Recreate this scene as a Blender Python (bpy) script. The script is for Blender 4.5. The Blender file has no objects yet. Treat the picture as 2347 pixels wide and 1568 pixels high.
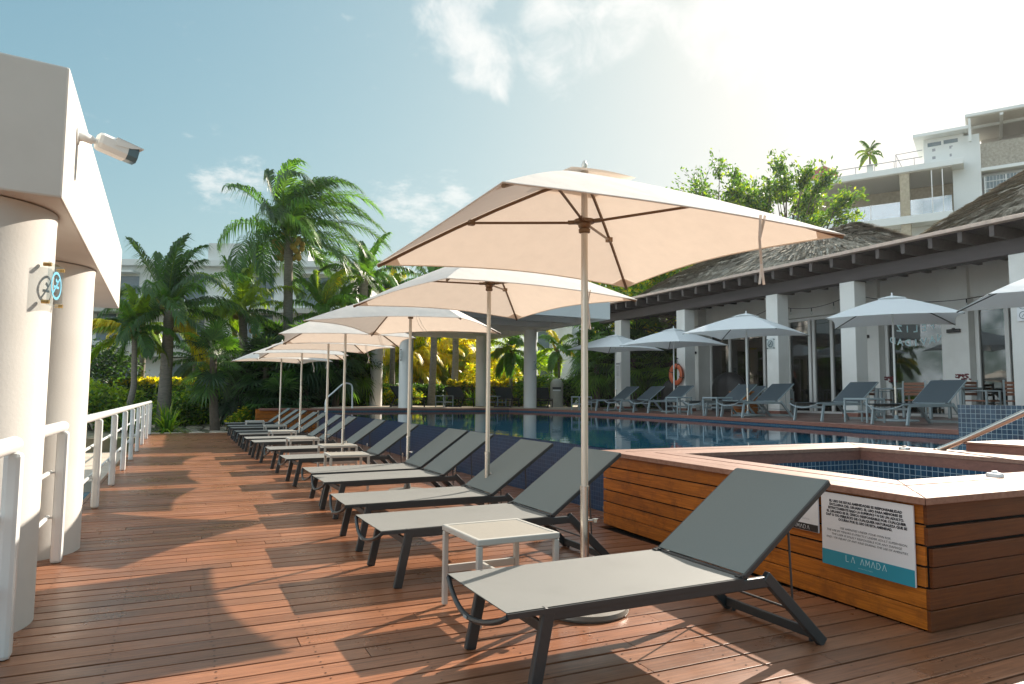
import bpy, math, random
import numpy as np
from mathutils import Vector, Matrix, Euler

# ---------------------------------------------------------------- camera, world, sun, exposure
C = bpy.context.scene.collection
scn = bpy.context.scene
R = math.radians
PITCH, YAW, ROLL = R(4.5), R(25.5), R(0.45)
fw = Vector((math.sin(YAW) * math.cos(PITCH), math.cos(YAW) * math.cos(PITCH), math.sin(PITCH)))
r0 = Vector((math.cos(YAW), -math.sin(YAW), 0)); u0 = r0.cross(fw)
rt = r0 * math.cos(ROLL) + u0 * math.sin(ROLL); up = -r0 * math.sin(ROLL) + u0 * math.cos(ROLL)
cam = bpy.data.objects.new('camera', bpy.data.cameras.new('camera')); C.objects.link(cam)
cam.matrix_world = Matrix(((rt.x, up.x, -fw.x, 0), (rt.y, up.y, -fw.y, 0), (rt.z, up.z, -fw.z, 1.25), (0, 0, 0, 1)))
cam.data.sensor_width = 36; cam.data.lens = 1589 / 2347 * 36
cam.data.clip_start = 0.05; cam.data.clip_end = 3000
scn.camera = cam

HAZE = 0.00028
SUN_AZ, SUN_EL = 63.0, 30.5
sd = Vector((math.sin(R(SUN_AZ)) * math.cos(R(SUN_EL)), math.cos(R(SUN_AZ)) * math.cos(R(SUN_EL)), math.sin(R(SUN_EL))))
sun = bpy.data.objects.new('sun', bpy.data.lights.new('sun', 'SUN')); C.objects.link(sun)
sun.data.energy = 5.0; sun.data.angle = R(0.5); sun.data.color = (1.0, 0.89, 0.76)
sun.rotation_euler = (-sd).to_track_quat('-Z', 'Y').to_euler()

W = bpy.data.worlds.new('World'); scn.world = W; W.use_nodes = True
nt = W.node_tree; nt.nodes.clear()
def N(t, **k):
    n = nt.nodes.new(t)
    for a, b in k.items(): setattr(n, a, b)
    return n
def LK(a, b): nt.links.new(a, b)
out = N('ShaderNodeOutputWorld'); bg = N('ShaderNodeBackground')
sky = N('ShaderNodeTexSky', sky_type='NISHITA'); sky.sun_disc = False
sky.sun_elevation = R(SUN_EL); sky.sun_rotation = R(SUN_AZ)
sky.air_density = 1.0; sky.dust_density = 2.2; sky.ozone_density = 2.0; sky.altitude = 0
bg.inputs['Strength'].default_value = 0.13
def vmath(op, a, b=None):
    n = N('ShaderNodeVectorMath', operation=op)
    for i, s in enumerate((a, b)):
        if s is None: continue
        if hasattr(s, 'is_linked'): LK(s, n.inputs[i])
        else: n.inputs[i].default_value = s
    return n
def fmath(op, a, b=None, clamp=False):
    n = N('ShaderNodeMath', operation=op); n.use_clamp = clamp
    for i, s in enumerate((a, b)):
        if s is None: continue
        if hasattr(s, 'is_linked'): LK(s, n.inputs[i])
        else: n.inputs[i].default_value = s
    return n.outputs[0]
def mrange(v, a, b, c=0.0, d=1.0):
    n = N('ShaderNodeMapRange', interpolation_type='SMOOTHSTEP')
    LK(v, n.inputs[0]); n.inputs[1].default_value = a; n.inputs[2].default_value = b
    n.inputs[3].default_value = c; n.inputs[4].default_value = d
    return n.outputs[0]
tc = N('ShaderNodeTexCoord'); dirv = tc.outputs['Generated']
no1 = N('ShaderNodeTexNoise'); no1.inputs['Scale'].default_value = 13.0; no1.inputs['Detail'].default_value = 9.0
no1.inputs['Roughness'].default_value = 0.60; no1.inputs['Distortion'].default_value = 0.35
LK(dirv, no1.inputs['Vector'])
# clouds: soft lumps round given sky directions, broken up by noise
blobs = [((0.31, 0.823, 0.495), 0.030, 0.105), ((0.345, 0.822, 0.458), 0.030, 0.088), ((0.36, 0.825, 0.432), 0.012, 0.060),
         ((0.425, 0.775, 0.478), 0.035, 0.105), ((0.50, 0.715, 0.50), 0.03, 0.12), ((0.62, 0.63, 0.50), 0.03, 0.16), ((0.72, 0.53, 0.49), 0.03, 0.18)]
small = [((0.044, 0.959, 0.278), 0.0, 0.060), ((0.066, 0.957, 0.283), 0.0, 0.050), ((0.02, 0.963, 0.272), 0.0, 0.040),
         ((0.292, 0.920, 0.258), 0.0, 0.065), ((0.262, 0.925, 0.272), 0.0, 0.055), ((0.337, 0.90, 0.277), 0.0, 0.050)]
def blobsum(bl):
    tot = None
    for d, a, b in bl:
        dist = vmath('DISTANCE', dirv, Vector(d).normalized()).outputs['Value']
        m = mrange(dist, a, b, 1.0, 0.0)
        tot = m if tot is None else fmath('MAXIMUM', tot, m)
    return tot
cb = mrange(fmath('ADD', fmath('MULTIPLY', blobsum(blobs), 0.36), no1.outputs['Fac']), 0.665, 1.02, 0.0, 0.78)
no2 = N('ShaderNodeTexNoise'); no2.inputs['Scale'].default_value = 26.0; no2.inputs['Detail'].default_value = 8.0; no2.inputs['Roughness'].default_value = 0.65
mps = N('ShaderNodeMapping'); mps.inputs['Scale'].default_value = (1, 1, 2.4); LK(dirv, mps.inputs[0]); LK(mps.outputs[0], no2.inputs['Vector'])
cs = mrange(fmath('ADD', fmath('MULTIPLY', blobsum(small), 0.34), no2.outputs['Fac']), 0.62, 0.98, 0.0, 0.60)
cl = fmath('MAXIMUM', cb, cs)
# the photograph's film-like sky: brightness rolls off softly towards the sun
den = vmath('ADD', vmath('MULTIPLY', sky.outputs[0], (0.186, 0.215, 0.228)).outputs[0], (1.22, 0.78, 0.81))
soft = vmath('DIVIDE', sky.outputs[0], den.outputs[0]).outputs[0]
mx2 = N('ShaderNodeMixRGB'); mx2.inputs['Color2'].default_value = (4.15, 4.12, 3.98, 1)
LK(soft, mx2.inputs['Color1']); LK(cl, mx2.inputs['Fac'])
# glare round the sun; unseen bright cloud added overhead and leftwards as fill light
sdist = vmath('DISTANCE', dirv, sd).outputs['Value']
core = fmath('POWER', mrange(sdist, 0.0, 0.52, 1.0, 0.0), 4.2)
mx3 = N('ShaderNodeMixRGB'); mx3.inputs['Color2'].default_value = (10.5, 9.9, 8.9, 1)
LK(mx2.outputs[0], mx3.inputs['Color1']); LK(fmath('MULTIPLY', core, 0.9), mx3.inputs['Fac'])
sxyz = N('ShaderNodeSeparateXYZ'); LK(dirv, sxyz.inputs[0])
over = fmath('MAXIMUM', fmath('MULTIPLY', mrange(sxyz.outputs[2], 0.60, 0.90), 0.6), mrange(sxyz.outputs[0], -0.30, -0.75))
mx4 = N('ShaderNodeMixRGB'); mx4.inputs['Color2'].default_value = (7.6, 8.4, 8.9, 1)
LK(mx3.outputs[0], mx4.inputs['Color1']); LK(fmath('MULTIPLY', over, mrange(no1.outputs['Fac'], 0.35, 0.6)), mx4.inputs['Fac'])
LK(mx4.outputs[0], bg.inputs['Color']); LK(bg.outputs[0], out.inputs['Surface'])

scn.view_settings.view_transform = 'Standard'; scn.view_settings.look = 'None'
scn.view_settings.exposure = 1.0; scn.view_settings.gamma = 1.0
scn.view_settings.use_curve_mapping = False
scn.render.engine = 'CYCLES'
scn.cycles.max_bounces = 7; scn.cycles.transparent_max_bounces = 12; scn.cycles.caustics_reflective = False
scn.cycles.caustics_refractive = False; scn.cycles.sample_clamp_indirect = 6.0

# ---------------------------------------------------------------- mesh helpers
class MB:
    def __init__(s): s.v = []; s.f = []; s.m = []; s.c = []
    def add(s, vs, fs, m=0, c=None):
        b = len(s.v); s.v.extend(vs)
        for f in fs:
            s.f.append(tuple(b + i for i in f)); s.m.append(m); s.c.append(c)
        return s
    def box(s, x0, x1, y0, y1, z0, z1, m=0, M=None, c=None):
        vs = [(x, y, z) for z in (z0, z1) for y in (y0, y1) for x in (x0, x1)]
        if M is not None: vs = [tuple(M @ Vector(v)) for v in vs]
        return s.add(vs, [(0, 2, 3, 1), (4, 5, 7, 6), (0, 1, 5, 4), (2, 6, 7, 3), (0, 4, 6, 2), (1, 3, 7, 5)], m, c)
    def beam(s, p, q, w, h, m=0, upv=(0, 0, 1), c=None):
        p, q = Vector(p), Vector(q); d = q - p; L = d.length; d.normalize()
        sx = d.cross(Vector(upv))
        if sx.length < 1e-4: sx = d.cross(Vector((0, 1, 0)))
        sx.normalize(); uz = sx.cross(d)
        M = Matrix(((sx.x, d.x, uz.x, p.x), (sx.y, d.y, uz.y, p.y), (sx.z, d.z, uz.z, p.z), (0, 0, 0, 1)))
        return s.box(-w / 2, w / 2, 0, L, -h / 2, h / 2, m, M, c)
    def tube(s, pts, r, n=10, m=0, caps=True, c=None):
        pts = [Vector(p) for p in pts]; k = len(pts)
        rs = r if isinstance(r, (list, tuple)) else [r] * k
        rings = []; a = None
        for i, p in enumerate(pts):
            t = (pts[min(i + 1, k - 1)] - pts[max(i - 1, 0)]).normalized()
            if a is None:
                a = t.cross(Vector((0, 0, 1)))
                if a.length < 1e-3: a = Vector((1, 0, 0))
            a = (a - t * a.dot(t)).normalized(); b = t.cross(a)
            rings.append([tuple(p + (a * math.cos(2 * math.pi * j / n) + b * math.sin(2 * math.pi * j / n)) * rs[i]) for j in range(n)])
        vs = [v for g in rings for v in g]; fs = []
        for i in range(k - 1):
            for j in range(n):
                j2 = (j + 1) % n
                fs.append((i * n + j, i * n + j2, (i + 1) * n + j2, (i + 1) * n + j))
        if caps: fs.append(tuple(reversed(range(n)))); fs.append(tuple((k - 1) * n + j for j in range(n)))
        return s.add(vs, fs, m, c)
    def lathe(s, prof, o=(0, 0, 0), n=24, m=0, c=None):
        vs = []; k = len(prof)
        for r_, z in prof:
            for j in range(n):
                a = 2 * math.pi * j / n; vs.append((o[0] + r_ * math.cos(a), o[1] + r_ * math.sin(a), o[2] + z))
        fs = [(i * n + j, i * n + (j + 1) % n, (i + 1) * n + (j + 1) % n, (i + 1) * n + j) for i in range(k - 1) for j in range(n)]
        if prof[0][0] > 1e-5: fs.append(tuple(reversed(range(n))))
        if prof[-1][0] > 1e-5: fs.append(tuple((k - 1) * n + j for j in range(n)))
        return s.add(vs, fs, m, c)
    def grid(s, fn, nu, nv, m=0, c=None):
        vs = [tuple(fn(i / nu, j / nv)) for i in range(nu + 1) for j in range(nv + 1)]
        fs = [(i * (nv + 1) + j, (i + 1) * (nv + 1) + j, (i + 1) * (nv + 1) + j + 1, i * (nv + 1) + j + 1) for i in range(nu) for j in range(nv)]
        return s.add(vs, fs, m, c)
    def poly(s, pts, z0, z1, m=0):
        k = len(pts); vs = [(x, y, z0) for x, y in pts] + [(x, y, z1) for x, y in pts]
        fs = [tuple(reversed(range(k))), tuple(range(k, 2 * k))] + [(i, (i + 1) % k, k + (i + 1) % k, k + i) for i in range(k)]
        return s.add(vs, fs, m)
    def build(s, name, mats, parent=None, smooth=None, bevel=0.0, uv=True):
        me = bpy.data.meshes.new(name); me.from_pydata(s.v, [], s.f)
        if not isinstance(mats, (list, tuple)): mats = [mats]
        for mt in mats: me.materials.append(mt)
        if len(mats) > 1: me.polygons.foreach_set('material_index', s.m)
        if True:      # each face's own tint; white where none was given
            at = me.attributes.new('col', 'FLOAT_COLOR', 'FACE')
            at.data.foreach_set('color', [q for c in s.c for q in ((c[0], c[1], c[2], 1.0) if c is not None else (1, 1, 1, 1))])
        if uv:
            ul = me.uv_layers.new(name='uv'); P = me.polygons
            co = np.empty(len(me.vertices) * 3); me.vertices.foreach_get('co', co); co = co.reshape(-1, 3)
            li = np.empty(len(me.loops), dtype=np.int32); me.loops.foreach_get('vertex_index', li)
            nr = np.empty(len(P) * 3); P.foreach_get('normal', nr); nr = np.abs(nr.reshape(-1, 3))
            lt = np.empty(len(P), dtype=np.int32); P.foreach_get('loop_total', lt)
            ax = np.repeat(np.argmax(nr, axis=1), lt); q = co[li]
            u_ = np.where(ax == 0, q[:, 1], q[:, 0]); w_ = np.where(ax == 2, q[:, 1], q[:, 2])
            ul.data.foreach_set('uv', np.stack([u_, w_], 1).ravel())
        me.update()
        if smooth is not None:
            me.polygons.foreach_set('use_smooth', [True] * len(me.polygons)); me.set_sharp_from_angle(angle=R(smooth))
        o = bpy.data.objects.new(name, me); C.objects.link(o)
        if parent is not None:
            o.parent = parent
            o.matrix_parent_inverse = WM[parent.name].inverted()
        WM[o.name] = Matrix.Identity(4)
        if bevel:
            b = o.modifiers.new('bevel', 'BEVEL'); b.width = bevel; b.segments = 2; b.limit_method = 'ANGLE'; b.angle_limit = R(40)
        return o
WM = {}
def tag(o, label=None, cat=None, group=None, kind=None):
    if label: o['label'] = label
    if cat: o['category'] = cat
    if group: o['group'] = group
    if kind: o['kind'] = kind
    return o
def thing(name, label, cat, loc=(0, 0, 0), group=None):
    o = bpy.data.objects.new(name, None); C.objects.link(o); o.empty_display_size = 0.2
    o.location = loc; WM[o.name] = Matrix.Translation(Vector(loc))
    return tag(o, label, cat, group)
def copy_tree(o, parent=None):
    c = o.copy(); C.objects.link(c)
    if parent is not None: c.parent = parent
    for ch in list(o.children): copy_tree(ch, c)
    return c
def place(proto, first, loc, rot, label, group=None, scale=None):
    o = proto if first else copy_tree(proto)
    o.location = loc; o.rotation_euler = (0, 0, R(rot)); o['label'] = label
    if group: o['group'] = group
    if scale: o.scale = scale if isinstance(scale, tuple) else (scale,) * 3
    return o
def struct(o): o['kind'] = 'structure'; return o

# ---------------------------------------------------------------- materials
def mat(name, col, rough=0.6, metal=0.0, noise=0.0, nscale=8.0, bump=0.0, bscale=40.0, spec=0.5, attr=False, coat=0.0, trans=None, stretch=None, stain=None):
    m = bpy.data.materials.new(name); m.use_nodes = True; t = m.node_tree; b = t.nodes['Principled BSDF']
    b.inputs['Roughness'].default_value = rough; b.inputs['Metallic'].default_value = metal
    b.inputs['Specular IOR Level'].default_value = spec; b.inputs['Coat Weight'].default_value = coat; b.inputs['Coat Roughness'].default_value = 0.15
    b.inputs['Base Color'].default_value = (*col, 1)
    geo = t.nodes.new('ShaderNodeTexCoord'); mp = t.nodes.new('ShaderNodeMapping'); t.links.new(geo.outputs['Object'], mp.inputs[0])
    if stretch: mp.inputs['Scale'].default_value = stretch
    src = None
    if attr:
        a = t.nodes.new('ShaderNodeAttribute'); a.attribute_name = 'col'
        mm = t.nodes.new('ShaderNodeMixRGB'); mm.blend_type = 'MULTIPLY'; mm.inputs[0].default_value = 1
        mm.inputs[1].default_value = (*col, 1); t.links.new(a.outputs['Color'], mm.inputs[2]); src = mm.outputs[0]
    if noise:
        n = t.nodes.new('ShaderNodeTexNoise'); n.inputs['Scale'].default_value = nscale; n.inputs['Detail'].default_value = 6; n.inputs['Roughness'].default_value = 0.65
        t.links.new(mp.outputs[0], n.inputs['Vector'])
        r_ = t.nodes.new('ShaderNodeMapRange'); r_.inputs[1].default_value = 0.25; r_.inputs[2].default_value = 0.75
        r_.inputs[3].default_value = 1 - noise; r_.inputs[4].default_value = 1 + noise * 0.6
        t.links.new(n.outputs['Fac'], r_.inputs[0])
        mm = t.nodes.new('ShaderNodeMixRGB'); mm.blend_type = 'MULTIPLY'; mm.inputs[0].default_value = 1
        if src: t.links.new(src, mm.inputs[1])
        else: mm.inputs[1].default_value = (*col, 1)
        t.links.new(r_.outputs[0], mm.inputs[2]); src = mm.outputs[0]
    if stain:
        n = t.nodes.new('ShaderNodeTexNoise'); n.inputs['Scale'].default_value = stain[1]; n.inputs['Detail'].default_value = 8
        t.links.new(geo.outputs['Object'], n.inputs['Vector'])
        r_ = t.nodes.new('ShaderNodeMapRange'); r_.inputs[1].default_value = 0.52; r_.inputs[2].default_value = 0.72; r_.inputs[4].default_value = stain[2]
        t.links.new(n.outputs['Fac'], r_.inputs[0])
        mm = t.nodes.new('ShaderNodeMixRGB'); t.links.new(r_.outputs[0], mm.inputs[0])
        if src: t.links.new(src, mm.inputs[1])
        else: mm.inputs[1].default_value = (*col, 1)
        mm.inputs[2].default_value = (*stain[0], 1); src = mm.outputs[0]
    if src: t.links.new(src, b.inputs['Base Color'])
    if bump:
        n = t.nodes.new('ShaderNodeTexNoise'); n.inputs['Scale'].default_value = bscale; n.inputs['Detail'].default_value = 4
        t.links.new(mp.outputs[0], n.inputs['Vector'])
        bp = t.nodes.new('ShaderNodeBump'); bp.inputs['Strength'].default_value = bump; bp.inputs['Distance'].default_value = 0.01
        t.links.new(n.outputs['Fac'], bp.inputs['Height']); t.links.new(bp.outputs[0], b.inputs['Normal'])
    if trans:   # (weight, tint): light passing through cloth or leaf
        o = t.nodes['Material Output']; tl = t.nodes.new('ShaderNodeBsdfTranslucent'); mx = t.nodes.new('ShaderNodeMixShader')
        mx.inputs[0].default_value = trans[0]; t.links.new(b.outputs[0], mx.inputs[1]); t.links.new(tl.outputs[0], mx.inputs[2])
        mm = t.nodes.new('ShaderNodeMixRGB'); mm.blend_type = 'MULTIPLY'; mm.inputs[0].default_value = 1
        if src: t.links.new(src, mm.inputs[1])
        else: mm.inputs[1].default_value = (*col, 1)
        mm.inputs[2].default_value = (*trans[1], 1); t.links.new(mm.outputs[0], tl.inputs['Color'])
        t.links.new(mx.outputs[0], o.inputs['Surface'])
    return m
def tile_mat(name, c1, c2, grout, size=0.06, mortar=0.004, rough=0.12, axis_uv=True, sw=None):
    m = bpy.data.materials.new(name); m.use_nodes = True; t = m.node_tree; b = t.nodes['Principled BSDF']
    uv = t.nodes.new('ShaderNodeUVMap'); uv.uv_map = 'uv'
    br = t.nodes.new('ShaderNodeTexBrick'); br.offset = 0.0; br.squash = 1.0
    br.inputs['Scale'].default_value = 1.0; br.inputs['Brick Width'].default_value = sw or size; br.inputs['Row Height'].default_value = size
    br.inputs['Mortar Size'].default_value = mortar; br.inputs['Mortar Smooth'].default_value = 0.0; br.inputs['Bias'].default_value = 0.0
    br.inputs['Color1'].default_value = (*c1, 1); br.inputs['Color2'].default_value = (*c2, 1); br.inputs['Mortar'].default_value = (*grout, 1)
    t.links.new(uv.outputs[0], br.inputs['Vector']); t.links.new(br.outputs['Color'], b.inputs['Base Color'])
    b.inputs['Roughness'].default_value = rough
    bp = t.nodes.new('ShaderNodeBump'); bp.invert = True; bp.inputs['Strength'].default_value = 0.5; bp.inputs['Distance'].default_value = 0.003
    t.links.new(br.outputs['Fac'], bp.inputs['Height']); t.links.new(bp.outputs[0], b.inputs['Normal'])
    return m
def wood(name, ca, cb, rough=0.45, grain=(1.2, 30, 30), coat=0.0, stain=None, bump=0.15, spec=0.5):
    m = bpy.data.materials.new(name); m.use_nodes = True; t = m.node_tree; b = t.nodes['Principled BSDF']
    tcn = t.nodes.new('ShaderNodeTexCoord'); mp = t.nodes.new('ShaderNodeMapping'); mp.inputs['Scale'].default_value = grain
    t.links.new(tcn.outputs['Object'], mp.inputs[0])
    n = t.nodes.new('ShaderNodeTexNoise'); n.inputs['Scale'].default_value = 1.6; n.inputs['Detail'].default_value = 8; n.inputs['Roughness'].default_value = 0.7; n.inputs['Distortion'].default_value = 0.6
    t.links.new(mp.outputs[0], n.inputs['Vector'])
    cr = t.nodes.new('ShaderNodeValToRGB'); cr.color_ramp.elements[0].position = 0.30; cr.color_ramp.elements[1].position = 0.70
    cr.color_ramp.elements[0].color = (*ca, 1); cr.color_ramp.elements[1].color = (*cb, 1); t.links.new(n.outputs['Fac'], cr.inputs[0])
    a = t.nodes.new('ShaderNodeAttribute'); a.attribute_name = 'col'
    mm = t.nodes.new('ShaderNodeMixRGB'); mm.blend_type = 'MULTIPLY'; mm.inputs[0].default_value = 1
    t.links.new(cr.outputs[0], mm.inputs[1]); t.links.new(a.outputs['Color'], mm.inputs[2]); src = mm.outputs[0]
    n2 = t.nodes.new('ShaderNodeTexNoise'); n2.inputs['Scale'].default_value = 1.7; n2.inputs['Detail'].default_value = 7; n2.inputs['Roughness'].default_value = 0.6
    t.links.new(tcn.outputs['Object'], n2.inputs['Vector'])
    if stain:
        r_ = t.nodes.new('ShaderNodeMapRange'); r_.inputs[1].default_value = 0.50; r_.inputs[2].default_value = 0.70; r_.inputs[4].default_value = stain[1]
        n3 = t.nodes.new('ShaderNodeTexNoise'); n3.inputs['Scale'].default_value = 6; n3.inputs['Detail'].default_value = 9; n3.inputs['Roughness'].default_value = 0.7
        t.links.new(tcn.outputs['Object'], n3.inputs['Vector']); t.links.new(n3.outputs['Fac'], r_.inputs[0])
        m3 = t.nodes.new('ShaderNodeMixRGB'); t.links.new(r_.outputs[0], m3.inputs[0]); t.links.new(src, m3.inputs[1]); m3.inputs[2].default_value = (*stain[0], 1); src = m3.outputs[0]
    t.links.new(src, b.inputs['Base Color'])
    rr = t.nodes.new('ShaderNodeMapRange'); rr.inputs[1].default_value = 0.3; rr.inputs[2].default_value = 0.7; rr.inputs[3].default_value = rough - 0.10; rr.inputs[4].default_value = rough + 0.14
    t.links.new(n2.outputs['Fac'], rr.inputs[0]); t.links.new(rr.outputs[0], b.inputs['Roughness'])
    b.inputs['Coat Weight'].default_value = coat; b.inputs['Coat Roughness'].default_value = 0.25; b.inputs['Specular IOR Level'].default_value = spec
    bp = t.nodes.new('ShaderNodeBump'); bp.inputs['Strength'].default_value = bump; bp.inputs['Distance'].default_value = 0.004
    t.links.new(n.outputs['Fac'], bp.inputs['Height']); t.links.new(bp.outputs[0], b.inputs['Normal'])
    return m
def water_mat(name, c1, c2, bump=0.12, scale=2.2):
    m = bpy.data.materials.new(name); m.use_nodes = True; t = m.node_tree; b = t.nodes['Principled BSDF']
    tcn = t.nodes.new('ShaderNodeTexCoord')
    n = t.nodes.new('ShaderNodeTexNoise'); n.inputs['Scale'].default_value = scale; n.inputs['Detail'].default_value = 3
    mp = t.nodes.new('ShaderNodeMapping'); mp.inputs['Scale'].default_value = (1, 1.6, 1); t.links.new(tcn.outputs['Object'], mp.inputs[0]); t.links.new(mp.outputs[0], n.inputs['Vector'])
    n2 = t.nodes.new('ShaderNodeTexNoise'); n2.inputs['Scale'].default_value = 0.5; t.links.new(tcn.outputs['Object'], n2.inputs['Vector'])
    mm = t.nodes.new('ShaderNodeMixRGB'); mm.inputs[1].default_value = (*c1, 1); mm.inputs[2].default_value = (*c2, 1); t.links.new(n2.outputs['Fac'], mm.inputs[0])
    t.links.new(mm.outputs[0], b.inputs['Base Color'])
    b.inputs['Roughness'].default_value = 0.02; b.inputs['IOR'].default_value = 1.33
    bp = t.nodes.new('ShaderNodeBump'); bp.inputs['Strength'].default_value = bump; bp.inputs['Distance'].default_value = 0.02
    t.links.new(n.outputs['Fac'], bp.inputs['Height']); t.links.new(bp.outputs[0], b.inputs['Normal'])
    return m
def glass_mat(name, tint, refl=0.25, rough=0.02):
    m = bpy.data.materials.new(name); m.use_nodes = True; t = m.node_tree; t.nodes.remove(t.nodes['Principled BSDF'])
    o = t.nodes['Material Output']; tr = t.nodes.new('ShaderNodeBsdfTransparent'); tr.inputs[0].default_value = (*tint, 1)
    gl = t.nodes.new('ShaderNodeBsdfGlossy'); gl.inputs['Roughness'].default_value = rough
    fr = t.nodes.new('ShaderNodeFresnel'); fr.inputs[0].default_value = 1.5
    ad = t.nodes.new('ShaderNodeMath'); ad.operation = 'ADD'; ad.use_clamp = True; ad.inputs[1].default_value = refl; t.links.new(fr.outputs[0], ad.inputs[0])
    mx = t.nodes.new('ShaderNodeMixShader'); t.links.new(ad.outputs[0], mx.inputs[0]); t.links.new(tr.outputs[0], mx.inputs[1]); t.links.new(gl.outputs[0], mx.inputs[2])
    t.links.new(mx.outputs[0], o.inputs['Surface']); return m

M_deck = wood('deck_wood', (0.125, 0.050, 0.024), (0.365, 0.156, 0.078), rough=0.32, grain=(1.6, 42, 42), bump=0.10)
M_under = mat('deck_void', (0.012, 0.009, 0.008), 0.9)
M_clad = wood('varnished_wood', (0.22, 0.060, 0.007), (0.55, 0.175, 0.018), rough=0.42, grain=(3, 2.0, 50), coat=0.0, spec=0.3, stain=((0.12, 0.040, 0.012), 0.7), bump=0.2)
M_clady = wood('shaded_face_wood', (0.085, 0.026, 0.009), (0.185, 0.056, 0.015), rough=0.42, grain=(2.0, 3, 50), coat=0.0, spec=0.25, stain=((0.09, 0.03, 0.012), 0.5), bump=0.2)  # darker copy of the cladding wood, the front's shade mixed into the colour
M_cap = wood('cap_wood', (0.215, 0.108, 0.072), (0.36, 0.205, 0.148), rough=0.55, spec=0.2, grain=(12, 12, 12), bump=0.1)
M_cope = wood('coping_wood', (0.17, 0.07, 0.05), (0.28, 0.12, 0.085), rough=0.45, grain=(8, 8, 20), bump=0.1)
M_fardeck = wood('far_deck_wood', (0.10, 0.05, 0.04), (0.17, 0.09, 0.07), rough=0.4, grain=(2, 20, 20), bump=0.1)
M_stone = mat('pale_paving', (0.50, 0.42, 0.33), 0.8, noise=0.25, nscale=3, bump=0.3)
M_ground = mat('garden_soil', (0.20, 0.17, 0.11), 0.95, noise=0.4, nscale=1.2, bump=0.5, bscale=8, stain=((0.05, 0.09, 0.02), 0.8, 0.9))
M_stucco = mat('white_stucco', (0.62, 0.60, 0.56), 0.85, noise=0.05, nscale=2.5, bump=0.07, bscale=60, stain=((0.50, 0.46, 0.40), 1.3, 0.30))
M_white = mat('white_paint', (0.74, 0.74, 0.72), 0.6, noise=0.06, nscale=1.5, bump=0.1, bscale=30)
M_whitecool = mat('painted_render', (0.76, 0.76, 0.73), 0.7, noise=0.08, nscale=0.8, bump=0.1, bscale=30, stain=((0.45, 0.43, 0.38), 0.9, 0.35))
M_rail = mat('rail_paint', (0.70, 0.72, 0.71), 0.28, spec=0.6, noise=0.04)
M_char = mat('charcoal_metal', (0.028, 0.033, 0.036), 0.38, spec=0.6, noise=0.1, nscale=20)
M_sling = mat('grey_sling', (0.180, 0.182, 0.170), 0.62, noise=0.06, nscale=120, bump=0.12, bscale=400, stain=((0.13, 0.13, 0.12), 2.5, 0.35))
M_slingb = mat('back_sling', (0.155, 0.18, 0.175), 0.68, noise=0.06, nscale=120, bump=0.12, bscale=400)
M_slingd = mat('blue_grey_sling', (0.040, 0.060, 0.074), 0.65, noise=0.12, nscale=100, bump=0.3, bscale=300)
M_silver = mat('silver_paint', (0.27, 0.33, 0.35), 0.4, spec=0.6, noise=0.06)
M_tablef = mat('taupe_paint', (0.47, 0.46, 0.42), 0.42, noise=0.05)
M_tabletop = mat('table_panel', (0.30, 0.28, 0.24), 0.5, noise=0.1, nscale=60)
M_pole = mat('champagne_aluminium', (0.66, 0.60, 0.52), 0.32, metal=0.55, noise=0.04)
M_steel = mat('brushed_steel', (0.62, 0.58, 0.53), 0.25, metal=1.0, noise=0.08, nscale=30)
M_bronze = mat('bronze_rib', (0.20, 0.13, 0.075), 0.4, metal=0.5)
M_canvas = mat('cream_canvas', (0.78, 0.745, 0.69), 0.85, bump=0.9, bscale=5, noise=0.05, nscale=9, trans=(0.31, (1.0, 0.86, 0.76)))
M_canvasw = mat('white_canvas', (0.86, 0.885, 0.89), 0.85, bump=0.9, bscale=5, trans=(0.30, (0.95, 0.93, 0.9)))
M_basem = mat('cast_base', (0.24, 0.225, 0.20), 0.4, metal=0.3, noise=0.1)
M_tile = tile_mat('blue_mosaic', (0.012, 0.042, 0.082), (0.028, 0.076, 0.132), (0.30, 0.39, 0.42), 0.06, 0.0032)
M_tiled = tile_mat('navy_mosaic', (0.003, 0.025, 0.080), (0.007, 0.046, 0.125), (0.05, 0.10, 0.17), 0.05, 0.0026, rough=0.3)
M_tileb = tile_mat('band_mosaic', (0.012, 0.055, 0.12), (0.024, 0.085, 0.17), (0.10, 0.19, 0.25), 0.05, 0.003, rough=0.2)
M_water = water_mat('pool_water', (0.003, 0.026, 0.055), (0.005, 0.062, 0.11), 0.07, 2.2)
M_spawater = water_mat('spa_water', (0.02, 0.06, 0.11), (0.03, 0.09, 0.15), 0.15, 4.0)
M_lagoon = water_mat('lower_water', (0.01, 0.13, 0.22), (0.02, 0.19, 0.28), 0.10, 2.0)
M_beam = mat('dark_beam', (0.060, 0.048, 0.048), 0.55, noise=0.3, nscale=5, stretch=(1, 0.1, 1), bump=0.2)
M_raft = mat('rafter_end', (0.085, 0.070, 0.066), 0.6, noise=0.3, nscale=8)
M_lip = mat('sunlit_edge_board', (0.60, 0.46, 0.38), 0.6, noise=0.25, nscale=6)  # paler than the other timber: the sunlit eave edge is put into this colour
M_glass = glass_mat('door_glass', (0.42, 0.47, 0.46), 0.09)
M_clear = glass_mat('acrylic', (0.96, 0.98, 0.98), -0.6)
M_bluegl = glass_mat('balustrade_glass', (0.62, 0.72, 0.76), 0.25)
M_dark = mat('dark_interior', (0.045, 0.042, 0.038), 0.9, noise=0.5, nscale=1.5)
M_black = mat('black_metal', (0.012, 0.012, 0.013), 0.4)
M_cover = mat('black_cover', (0.010, 0.010, 0.011), 0.5, bump=0.5, bscale=12)
M_signw = mat('sign_white', (0.72, 0.73, 0.74), 0.35)
M_signt = mat('sign_teal', (0.02, 0.27, 0.36), 0.35)
M_ink = mat('sign_ink', (0.012, 0.014, 0.022), 0.5)
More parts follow.
